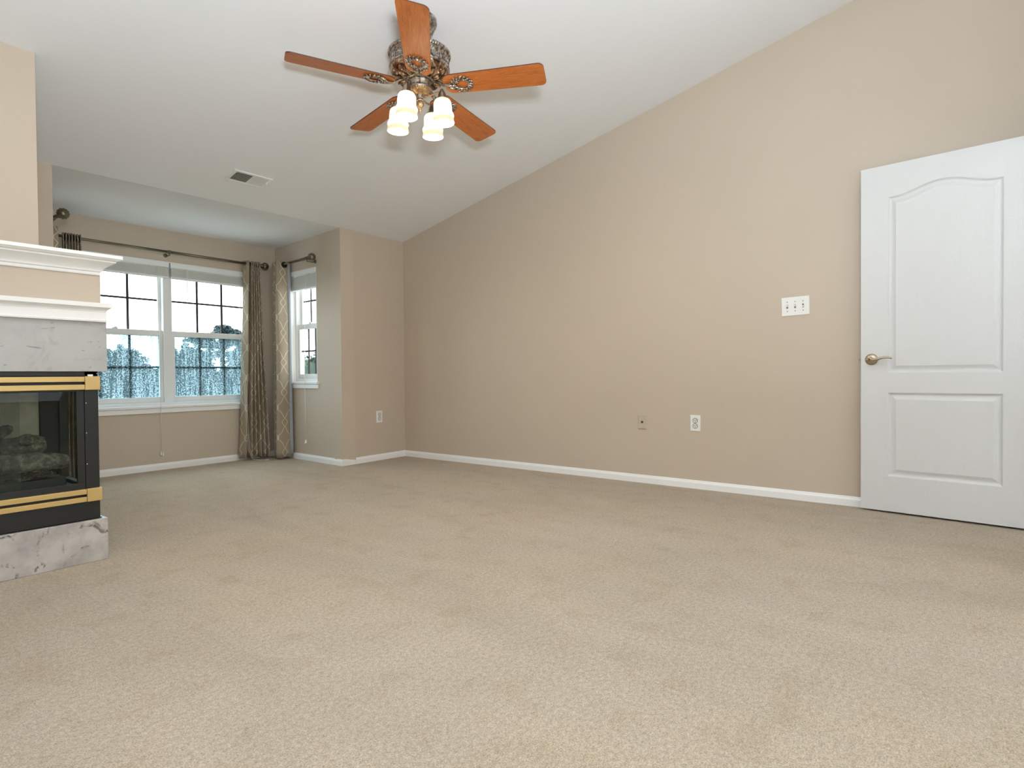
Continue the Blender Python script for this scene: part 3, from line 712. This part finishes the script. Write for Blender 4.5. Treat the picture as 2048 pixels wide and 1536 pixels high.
# lever handle
h = MB(); hc = DP(.056, .903); MN = nv.to_track_quat('Z', 'Y').to_matrix()
h.lathe([(.033, 0), (.034, .002), (.033, .005), (.026, .010), (.014, .013)], hc, MN, 40)
h.lathe([(.013, .010), (.012, .03), (.0125, .045), (.0105, .05), (.004, .052)], hc, MN, 24)
pth = [(.056, .903, .040), (.072, .898, .044), (.090, .901, .045), (.108, .908, .045), (.126, .9125, .044), (.144, .912, .042), (.158, .909, .040), (.166, .906, .039)]
h.tube([DP(*q) for q in pth], [.011, .0095, .008, .0072, .0066, .006, .0055, .004], 12)
hd = h.build('door_handle', M_nickel, root)
k = MB(); k.lathe([(.004, 0), (.004, .002), (.001, .0025)], hc+nv*.0518, MN, 14); k.build('privacy_pin', M_dark, hd)
k = MB(); k.obox(DP(-.0012, .903, -DT/2), dv*.0012, nv*.0125, V((0, 0, .028))); k.obox(DP(-.007, .903, -DT/2), dv*.006, nv*.006, V((0, 0, .008))); k.build('latch', M_nickel, root)
for z in (.25, 1.05, 1.8):
    k = MB(); k.tube([DP(DW+.006, z-.045, .004), DP(DW+.006, z+.045, .004)], .006, 10); k.build('hinge', M_nickel, root)

# ------------------------------------------------------------------ wall plates
def plate(name, O, t, n, w_, h_, mat, label, cat, rot=0):
    root = empty(name, O, label, cat); t, n, u = V(t), V(n), V((0, 0, 1))
    t, u = t*cos(rot)+u*sin(rot), u*cos(rot)-t*sin(rot)
    mb = MB(); a, b = w_/2, h_/2; O = V(O)
    ring = lambda s, d: [O+t*x+u*z+n*d for x, z in ((-a+s, -b+s), (a-s, -b+s), (a-s, b-s), (-a+s, b-s))]
    r = ring(0, .0003)+ring(0, .003)+ring(.004, .0065)
    mb.add(r, [(0, 1, 5, 4), (1, 2, 6, 5), (2, 3, 7, 6), (3, 0, 4, 7), (4, 5, 9, 8), (5, 6, 10, 9), (6, 7, 11, 10), (7, 4, 8, 11), (8, 9, 10, 11), (3, 2, 1, 0)])
    mb.build('cover_plate', mat, root)
    return root, t, n, u
def outlet(O, t, n, label):
    O = V(O); root, t, n, u = plate('power_outlet', O, t, n, .076, .116, M_plate, label, 'power outlet')
    root['group'] = 'white duplex outlets'
    Mx = n.to_track_quat('Z', 'Y').to_matrix()
    for s in (1, -1):
        c_ = O+u*.0195*s
        m1 = MB(); m1.lathe([(.0188, .004), (.0188, .0078), (.017, .0085)], c_, Mx, 28); fc = m1.build('socket', M_grey, root)
        m1 = MB(); m1.lathe([(.0152, .0086), (.0148, .0092)], c_, Mx, 28); m1.build('socket_face', M_plate, fc)
        m2 = MB()
        for q in (-.0065, .0065): m2.obox(c_+t*q+u*.0035+n*.0093, t*.0019, u*.0052, n*.0004)
        m2.lathe([(.0028, .0088), (.0028, .0097)], c_-u*.008, Mx, 12); m2.build('slots', M_dark, fc)
    m3 = MB(); m3.lathe([(.003, .006), (.003, .0075), (.001, .008)], O, Mx, 12); m3.build('screw', M_grey, root)
outlet((XW-.0005, 1.521, .4705), (0, -1, 0), (-1, 0, 0), 'white duplex power outlet on the long right wall')
tb = (B-A).normalized(); nb = V((tb.y, -tb.x, 0))
outlet(A+tb*.450+nb*.0005+V((0, 0, .430)), tb, nb, 'white duplex power outlet on the short wall beside the bay')
root, t, n, u = plate('cable_plate', V((XW-.0005, 1.932, .463)), (0, -1, 0), (-1, 0, 0), .068, .108, M_beigeplate, 'taupe painted cable jack plate left of the power outlet on the long wall', 'wall plate')
Mx = n.to_track_quat('Z', 'Y').to_matrix(); O = V((XW-.0005, 1.932, .463))
k = MB(); k.lathe([(.0085, .006), (.0085, .0075), (.005, .008)], O, Mx, 20); k.lathe([(.005, .0075), (.005, .013), (.002, .013)], O, Mx, 12); k.build('cable_jack', M_dark, root)
for z in (-.041, .041): k = MB(); k.lathe([(.003, .006), (.003, .0072), (.001, .0076)], O+u*z, Mx, 10); k.build('screw', M_beigeplate, root)
OS = V((XW-.0005, .8595, 1.2595)); root, t, n, u = plate('light_switch', OS, (0, -1, 0), (-1, 0, 0), .168, .122, M_plate, 'white triple toggle light switch plate left of the open door', 'light switch', radians(1.2))
for q in (-.047, 0, .047):
    k = MB(); k.obox(OS+t*q+n*.0068, t*.0052, u*.0125, n*.0005); sl_ = k.build('switch_slot', M_grey, root)
    k = MB(); sg = 1 if q < .02 else -1; k.obox(OS+t*q+n*.011+u*.004*sg, t*.0042, u*.0055+n*.003*sg, n*.006-u*.001); k.build('switch_toggle', M_plate, sl_, bevel=.001)
for q in (-.047, 0, .047):
    for z in (-.030, .030): k = MB(); k.lathe([(.0032, .006), (.0032, .0074), (.001, .0078)], OS+t*q+u*z, Mx, 10); k.build('screw', M_grey, root)

# ------------------------------------------------------------------ ceiling vent
vc = V((2.262, 4.138, 0)); vc.z = ceil_z(vc.x, vc.y)
root = empty('ceiling_vent', vc, 'white metal air register on the sloping ceiling before the bay', 'air vent')
ux = V((1, 0, .0105)).normalized(); uy = V((0, 1, -.2198)).normalized(); un = -ux.cross(uy)
def VB(mb, x0, x1, y0, y1, d0, d1):
    P = lambda x, y, d: vc+ux*x+uy*y+un*d
    mb.hexa([P(x0, y0, d0), P(x1, y0, d0), P(x1, y1, d0), P(x0, y1, d0), P(x0, y0, d1), P(x1, y0, d1), P(x1, y1, d1), P(x0, y1, d1)])
mb = MB(); W2, H2 = .146, .080
VB(mb, -W2, W2, -H2, -H2+.02, .0005, .008); VB(mb, -W2, W2, H2-.02, H2, .0005, .008); VB(mb, -W2, -W2+.026, -H2+.02, H2-.02, .0005, .008); VB(mb, W2-.026, W2, -H2+.02, H2-.02, .0005, .008)
mb.build('vent_frame', M_plate, root, bevel=.002)
mb = MB(); VB(mb, -W2+.026, W2-.026, -H2+.02, H2-.02, .0003, .0009); mb.build('damper', M_slot, root)
for i in range(7):
    mb = MB(); y = -H2+.028+i*.0155
    P = lambda x, yy, d: vc+ux*x+uy*yy+un*d
    a, b = -W2+.026, .0
    mb.hexa([P(a, y+.009, .0015), P(b, y+.009, .0015), P(b, y+.0105, .0015), P(a, y+.0105, .0015), P(a, y, .0085), P(b, y, .0085), P(b, y+.0015, .0085), P(a, y+.0015, .0085)]); mb.build('louver', M_plate, root)
for i in range(14):
    mb = MB(); x = .004+i*.0083
    mb.hexa([P(x, -H2+.02, .0015), P(x+.001, -H2+.02, .0015), P(x+.001, H2-.02, .0015), P(x, H2-.02, .0015), P(x+.004, -H2+.02, .0075), P(x+.005, -H2+.02, .0075), P(x+.005, H2-.02, .0075), P(x+.004, H2-.02, .0075)]); mb.build('louver', M_plate, root)
mb = MB(); VB(mb, W2-.020, W2-.012, -.012, .012, .008, .018); mb.build('damper_lever', M_plate, root, bevel=.001)

# ------------------------------------------------------------------ ceiling fan
FC = V((2.185, 2.268, 2.348)); zc = ceil_z(FC.x, FC.y)-FC.z
fan = empty('ceiling_fan', FC, 'ornate pewter ceiling fan with five cherry blades and four lit glass shades', 'ceiling fan')
def L(mb, prof, **k): mb.lathe(prof, (0, 0, 0), **k); return mb
def fp(mb, name, mat, parent=fan): return mb.build(name, mat, parent, local=True)
gad = lambda amp, n: (lambda r, z, a, k: r*(1+amp*abs(sin(n*a/2))))
mb = MB(); L(mb, [(.03, zc-.085), (.05, zc-.078), (.066, zc-.062), (.075, zc-.045), (.078, zc-.03), (.086, zc-.024), (.090, zc-.010), (.088, zc+.012)], seg=96, rfun=gad(.03, 40)); fp(mb, 'canopy', M_pewter)
mb = MB(); L(mb, [(.0125, .17), (.0125, zc-.07)], seg=16); L(mb, [(.03, .185), (.028, .20), (.02, .21), (.016, .225), (.013, .23)], seg=24); fp(mb, 'downrod', M_pewter_s)
mb = MB()
L(mb, [(.02, .192), (.09, .190), (.135, .182), (.150, .176)], seg=48)
L(mb, [(.150, .177), (.1585, .175), (.161, .168), (.160, .160), (.155, .155)], seg=288, rfun=lambda r, z, a, k: r*(1+.022*abs(sin(36*a))*(r > .152)))
L(mb, [(.155, .1555), (.1535, .150), (.150, .147), (.149, .105), (.153, .101), (.1575, .097), (.1575, .090), (.153, .085)], seg=64)
# scroll relief on the band
for i in range(18):
    a = 2*pi*i/18
    for sgn in (-1, 1):
        pts = []
        for k in range(15):
            th = k/14*3.6*pi/2*1.1; rr = .0125*(1-k/17); aa = a+sgn*(.012/.15*0+ (rr*cos(th)-.004+.010)/.150)
            pts.append((.1505*cos(aa), .1505*sin(aa), .126+rr*sin(th)))
        mb.tube(pts, [.0022]*12+[.0026, .003, .0033], 6)
    mb.ball((.151*cos(a), .151*sin(a), .126), .004, 8, 6, (1, 1, 3))
    b = a+pi/18; mb.ball((.151*cos(b), .151*sin(b), .126), .0035, 8, 6, (1, 1, 4.2))
for z in (.142, .109):
    for i in range(90):
        a = 2*pi*i/90; mb.ball((.1515*cos(a), .1515*sin(a), z), .0024, 6, 4)
hous = fp(mb, 'motor_housing', M_pewter)
mb = MB()
L(mb, [(.153, .086), (.151, .074), (.144, .060), (.131, .048), (.113, .041), (.092, .038), (.078, .039), (.06, .046)], seg=64)
# acanthus leaves radiating under the motor
for i in range(15):
    a = 2*pi*i/15; ca, sa = cos(a), sin(a); e1 = V((ca, sa, 0)); e2 = V((-sa, ca, 0)); Z = V((0, 0, 1))
    for off, wd in ((0, 1), ):
        vs = []; nn = 9
        for k in range(nn):
            t_ = k/(nn-1); r_ = .078+.066*t_; z_ = .034+.038*t_**2.2-.008*sin(pi*t_)-.002; wi = .0135*sin(pi*(.12+.84*t_))*(1+.12*(k % 2))
            for q in (-1, -.5, 0, .5, 1): vs.append(e1*r_+e2*wi*q+Z*(z_+.007*abs(q)-.003*(q == 0)))
        mb.add(vs, [(k*5+q, k*5+q+1, (k+1)*5+q+1, (k+1)*5+q) for k in range(nn-1) for q in range(4)], True)
        mb.tube([e1*(.078+.066*t_)+Z*(.034+.038*t_**2.2-.008*sin(pi*t_)-.006) for t_ in (0, .2, .4, .6, .8, 1)], [.003, .0028, .0025, .002, .0018, .0012], 6)
    b = a+pi/15; mb.ball((.124*cos(b), .124*sin(b), .042), .0065, 8, 6); mb.ball((.140*cos(b), .140*sin(b), .054), .005, 8, 6)
fp(mb, 'leaf_plate', M_wpew, hous)
mb = MB(); L(mb, [(.058, .048), (.070, .046), (.0735, .042), (.0735, .034), (.069, .031), (.063, .029)], seg=144, rfun=gad(.02, 72)); fp(mb, 'flywheel', M_pewter_s)
mb = MB(); L(mb, [(.061, .031), (.0615, .020), (.0585, .014), (.0585, -.006), (.0600, -.010), (.0585, -.014), (.054, -.018)], seg=48)
swh = fp(mb, 'switch_housing', M_pewter_s)
mb = MB(); L(mb, [(.056, -.016), (.0535, -.021), (.047, -.027), (.038, -.032), (.028, -.037), (.022, -.040), (.0195, -.043)], seg=96, rfun=gad(.05, 24))
for i in range(12):
    a = 2*pi*i/12; mb.ball((.046*cos(a), .046*sin(a), -.027), .006, 8, 6, (1, 1, .7))
    a += pi/12; mb.ball((.036*cos(a), .036*sin(a), -.034), .0045, 8, 6, (1, 1, .7))
fp(mb, 'ornament_cap', M_bronze, swh)
mb = MB(); L(mb, [(.0185, -.038), (.0185, -.048), (.016, -.058), (.0165, -.066), (.021, -.069), (.021, -.073), (.014, -.076)], seg=32); hub = fp(mb, 'light_hub', M_pewter_s)
mb = MB(); L(mb, [(.010, -.074), (.014, -.076), (.0185, -.084), (.019, -.092), (.015, -.103), (.008, -.111), (.005, -.114), (.007, -.118), (.007, -.122), (.004, -.125), (.0065, -.130), (.004, -.136), (.001, -.139)], seg=48, rfun=lambda r, z, a, k: r*(1+.06*sin(6*a+z*160))); fp(mb, 'finial', M_bronze, hub)
# lamp arms and shades
rgt = V((cos(YAW), -sin(YAW), 0)); awy = V((sin(YAW), cos(YAW), 0))
arm0 = V((.115, -.052, 0)); ang0 = math.atan2((rgt*arm0.x+awy*arm0.y).y, (rgt*arm0.x+awy*arm0.y).x)
for i in range(4):
    a = ang0+i*pi/2+radians(3); e1 = V((cos(a), sin(a), 0)); Z = V((0, 0, 1)); e2 = V((-sin(a), cos(a), 0))
    pts = [e1*.014-Z*.056, e1*.03-Z*.058, e1*.06-Z*.055, e1*.09-Z*.050, e1*.112-Z*.044, e1*.126-Z*.040]
    mb = MB(); mb.tube(pts, .0036, 10); mb.ball(pts[0], .0055, 10, 8); mb.ball(pts[3], .005, 10, 8, (1, 1, 1)); mb.ball(pts[-1], .006, 10, 8)
    mb.tube([e1*.05-Z*.055+e2*0, e1*.058-Z*.055], .0052, 10)
    arm = fp(mb, 'lamp_arm', M_bronze)
    top = e1*.130-Z*.044; tilt = (e1*.045-Z*1.0).normalized(); Mx = tilt.to_track_quat('Z', 'Y').to_matrix()
    mb = MB(); mb.lathe([(.004, -.012), (.008, -.008), (.011, 0), (.016, .008), (.020, .018), (.022, .028), (.028, .038), (.031, .046), (.031, .052)], top, Mx, 28); mb.build('lamp_socket', M_pewter_s, arm, local=True)
    prof = [(.020, .040), (.030, .044), (.039, .050), (.0445, .060), (.0465, .075), (.047, .092), (.0475, .108), (.051, .116), (.0555, .124), (.0555, .134), (.053, .140), (.0535, .150), (.0560, .158), (.0575, .166), (.056, .168), (.0545, .165), (.052, .150), (.050, .138), (.052, .130), (.049, .118), (.045, .108), (.044, .075), (.041, .060), (.036, .053), (.028, .048)]
    # shade mesh in its own frame so its glow gradient follows the glass
    sh = MB(); sh.lathe([(r, -z+.04) for r, z in prof], seg=64, rfun=lambda r, z, a_, k: r*(1+(.012*sin(16*a_) if z < -.07 else 0)))
    so = sh.build('lamp_shade', M_shade, arm, local=True); so.location = top+tilt*.04; so.rotation_euler = (-tilt).to_track_quat('Z', 'Y').to_euler()
    bb = MB(); bb.ball(top+tilt*.105, .021, 16, 10, (1, 1, 1.35), Mx); bb.build('bulb', M_bulb, arm, local=True)
    lt = bpy.data.lights.new('fan_bulb_light', 'POINT'); lt.energy = 6.5; lt.color = (1, .87, .68); lt.shadow_soft_size = .03
    lo = bpy.data.objects.new('fan_bulb_light', lt); COL.objects.link(lo); lo.location = FC+top+tilt*.150
# blades
R0, R1, BP = .135, .665, -.21
def blade_z(a): return -.047*cos(a)-.014*sin(a)
bmesh_ = None; iron_ = None
out = []
def corner(cx, cy, r, a0, a1, n=6): return [(cx+r*cos(a0+(a1-a0)*i/n), cy+r*sin(a0+(a1-a0)*i/n)) for i in range(n+1)]
w0, w1 = .060, .0735
out = corner(R1-.028, -w1+.028, .028, -pi/2, 0)+corner(R1-.028, w1-.028, .028, 0, pi/2)+corner(R0+.045, w0-.04, .045, pi/2+.1, pi-.2)+corner(R0+.045, -w0+.04, .045, pi+.2, 1.5*pi-.1)
mb = MB(); mb.prism([(x, y, -.003) for x, y in out], (0, 0, .006)); bl_me = mb
ir = MB()
# ornate iron: split arm, leafy open ring
def ringpt(t_, rx, ry, z=0): return V((.232+rx*cos(t_), ry*sin(t_), z))
zb = -.008
ir.tube([V((.060, 0, .036)), V((.085, .0, .030)), V((.110, 0, .012)), V((.135, 0, -.006)), V((.160, 0, -.012)), V((.182, 0, -.012))], [.009, .0085, .0075, .007, .007, .0065], 12)
for s_ in (-1, 1):
    ir.tube([V((.072, .004*s_, .030)), V((.1, .007*s_, .016)), V((.135, .008*s_, -.006)), V((.165, .011*s_, -.013)), V((.185, .024*s_, -.012)), V((.20, .034*s_, -.011))], [.004, .004, .004, .0042, .0045, .004], 8)
ir.tube([ringpt(2*pi*k/32, .034, .032, zb-.001) for k in range(33)], .0048, 8, cap=False)
for k in range(15):
    t_ = pi-2*pi*(k+1)/16; q = ringpt(t_, .046, .046, zb-.002); M = Matrix.Rotation(t_+.5, 3, 'Z')
    ir.ball(q, .0105, 10, 8, (1.15, .62, .55), M); q2 = ringpt(t_+.13, .056, .054, zb-.001); ir.ball(q2, .0062, 8, 6, (1.1, .8, .7), M)
    q3 = ringpt(t_-.1, .038, .037, zb-.004); ir.ball(q3, .005, 8, 6, (1, 1, .8))
ir.ball((.186, 0, -.014), .0095, 12, 8); ir.ball((.196, 0, -.013), .0065, 10, 8); ir.ball((.176, 0, -.013), .006, 10, 8)
for s_ in (-1, 1):
    ir.tube([V((.19, .006*s_, zb-.003)), V((.20, .016*s_, zb-.005)), V((.212, .020*s_, zb-.004)), V((.219, .014*s_, zb-.003)), V((.214, .009*s_, zb-.003))], [.004, .004, .0036, .003, .0032], 8)
ir.tube([V((.06, 0, .040)), V((.074, 0, .036))], .012, 12)
for i in range(5):
    a = 5.158+i*2*pi/5
    e1 = V((cos(a), sin(a), blade_z(a))).normalized(); td = V((-sin(a), cos(a), blade_z(a+pi/2))).normalized()
    td2 = (td*cos(BP)+V((0, 0, 1))*sin(BP)).normalized(); nn_ = e1.cross(td2).normalized()
    RM = Matrix((e1, td2, nn_)).transposed()
    if i == 0:
        b0 = bl_me.build('blade', M_wood, fan, local=True, bevel=.0012)
        b0.data.materials.append(M_edge)
        for p_ in b0.data.polygons:
            if abs(p_.normal.z) < .5: p_.material_index = 1
        i0 = ir.build('blade_bracket', M_pewter, fan, local=True); b_, i_ = b0, i0
    else:
        b_ = b0.copy(); COL.objects.link(b_); b_.parent = fan; i_ = i0.copy(); COL.objects.link(i_); i_.parent = fan
    b_.rotation_euler = RM.to_euler(); i_.rotation_euler = RM.to_euler()
    b_.location = (0, 0, .0); i_.location = (0, 0, .0)

# ------------------------------------------------------------------ outside
mb = MB(); mb.add([(-60, 6.6, -3), (90, 6.6, -3), (90, 120, -3), (-60, 120, -3)], [(0, 1, 2, 3)]); struct(mb.build('ground', M_grass), 'lawn outside below the windows')
def leaf_cloud(mb, c, rad, n, size, rnd, flat=1):
    for _ in range(n):
        d = V((rnd.gauss(0, 1), rnd.gauss(0, 1), rnd.gauss(0, 1))).normalized()*(rnd.random()**.4); p = V(c)+V((d.x*rad[0], d.y*rad[1], d.z*rad[2]))
        a = V((rnd.gauss(0, 1), rnd.gauss(0, 1), rnd.gauss(0, .6))).normalized(); b = a.cross(V((rnd.gauss(0, 1), rnd.gauss(0, 1), rnd.gauss(0, 1)))).normalized(); s = size*rnd.uniform(.6, 1.3)
        mb.add([p-a*s, p-b*s*.5, p+a*s, p+b*s*.5], [(0, 1, 2, 3)])
def tree(x, y, top, kind, seed, label, group, w_=1.3):
    rnd = random.Random(seed); root = empty(kind, (x, y, -3), label, 'tree', group); Hh = top+3
    mb = MB(); mb.tube([(x, y, -3), (x+.05, y, -3+Hh*.5), (x, y, top-.15)], [.14, .09, .02], 8)
    fo = MB()
    if kind == 'conifer_tree':
        rr_ = lambda t: w_*(1-t**11)**.8
        fo.lathe([(rr_(t)*.8+.01, -3+Hh*(.06+.9*t)) for t in [k/14 for k in range(15)]], (x, y, 0), seg=18, rfun=lambda r, z, a, k: r*(1+.12*sin(5*a+k)))
        for k in range(120):
            t = rnd.random()**.4; z = -3+Hh*(.08+.90*t); r = rr_(t)*.9
            a = rnd.uniform(0, 6.28); leaf_cloud(fo, (x+r*.85*cos(a), y+r*.85*sin(a), z), (.2, .2, .13), 34, .06, rnd)
        for q in range(3):
            qx, qy = x+rnd.uniform(-.6, .6)*w_, y+rnd.uniform(-.3, .3)*w_; qh = rnd.uniform(.1, .3)
            for k in range(5): leaf_cloud(fo, (qx, qy, top-.25+qh*k/2.5), (.2*(1-k/5)+.03, .2*(1-k/5)+.03, .06), 34, .05, rnd)
    else:
        fo.ball((x, y, top-w_*1.05), w_*.78, 16, 12, (1, 1, 1.1)); fo.ball((x, y, top-w_*1.05-1.6), w_*.85, 16, 12, (1, 1, 1.3))
        for k in range(60):
            d = V((rnd.gauss(0, 1), rnd.gauss(0, 1), rnd.gauss(0, 1))).normalized(); cz = top-w_*1.0-rnd.choice((0, 0, 1.4))
            c_ = V((x, y, cz))+V((d.x*w_*.85, d.y*w_*.85, d.z*w_*.8)); leaf_cloud(fo, c_, (.34, .34, .24), 60, .06, rnd)
    mb.build('trunk', M_bark, root); fo.build('foliage', M_conif if kind == 'conifer_tree' else M_decid, root)
    return root
gp = 'trees beyond the bay windows'
labs = 'blue green conifer in the dense row outside the double window'
rows = [(4.35+1.86*i, 16.0, t_) for i, t_ in enumerate((1.35, 1.15, 1.1, 1.3))]+[(4.15+1.94*i, 18.2, t_) for i, t_ in enumerate((1.75, 1.4, 1.65, 1.8))]+[(5.30+1.88*i, 20.4, t_) for i, t_ in enumerate((1.9, 1.75, 1.85, 2.0))]
wh = ('at the far left of the front row', 'second from the left in the front row', 'third from the left in the front row', 'at the right end of the front row', 'at the left end of the back row', 'second from the left in the back row', 'third from the left in the back row', 'at the right end of the back row')
wh = wh[:4]+tuple(w.replace('back', 'middle') for w in wh[4:])+wh[4:]
for i, (x, y, top) in enumerate(rows): tree(x, y, top, 'conifer_tree', 10+i, 'blue green conifer '+wh[i]+' outside', 'conifers outside the double window', .88)
# flat topped pine
rnd = random.Random(77); px, py = 12.0, 24.4
pine = empty('pine_tree', (px, py, -3), 'flat-topped pine rising above the conifer row outside the double window', 'tree')
mb = MB(); mb.tube([(px, py, -3), (px+.1, py, 0), (px, py, 2.6)], [.18, .12, .04], 8)
for d in ((-.95, 2.3), (.85, 2.45), (-.4, 2.5), (.5, 2.65), (.1, 2.85)): mb.tube([(px, py, d[1]-.6), (px+d[0]*.6, py, d[1]-.15), (px+d[0], py, d[1])], [.05, .035, .02], 6)
mb.build('trunk', M_bark, pine); fo = MB()
for cx, cz, rx in ((-.95, 2.35, .36), (-.5, 2.45, .25), (.1, 2.85, .30), (-.15, 2.6, .25), (.5, 2.7, .36), (.85, 2.5, .36), (.4, 2.3, .5), (-.3, 2.15, .8), (0, 1.8, 1.3)): leaf_cloud(fo, (px+cx, py, cz), (rx, .5, .17), 420, .075, rnd)
fo.build('foliage', M_conif, pine)
tree(8.6, 12.9, 1.5, 'leafy_tree', 50, 'bright green leafy tree seen low through the narrow right side window', None, 1.15)
tree(12.0, 16.2, 1.7, 'leafy_tree', 51, 'darker leafy tree behind the bright green one outside the narrow side window', None, 1.3)
# utility cables outside the narrow side window
pole = empty('utility_pole', (13.3, 21.4, -3), 'wooden utility pole outside, hidden behind the curtains', 'utility pole')
mb = MB(); mb.tube([(13.3, 21.4, -3), (13.3, 21.4, 2.9)], [.13, .1], 12); mb.build('post', M_bark, pole)
for z, lb in ((2.75, 'upper'), (2.45, 'lower')):
    mb = MB(); mb.tube([(13.39+t*14, 21.37-t*4, z-.35*sin(pi*t)) for t in [k/12 for k in range(13)]], .010, 6)
    tag(mb.build('overhead_cable', M_grille), lb+' of the two thin overhead cables crossing the narrow side window', 'cable', 'overhead cables')
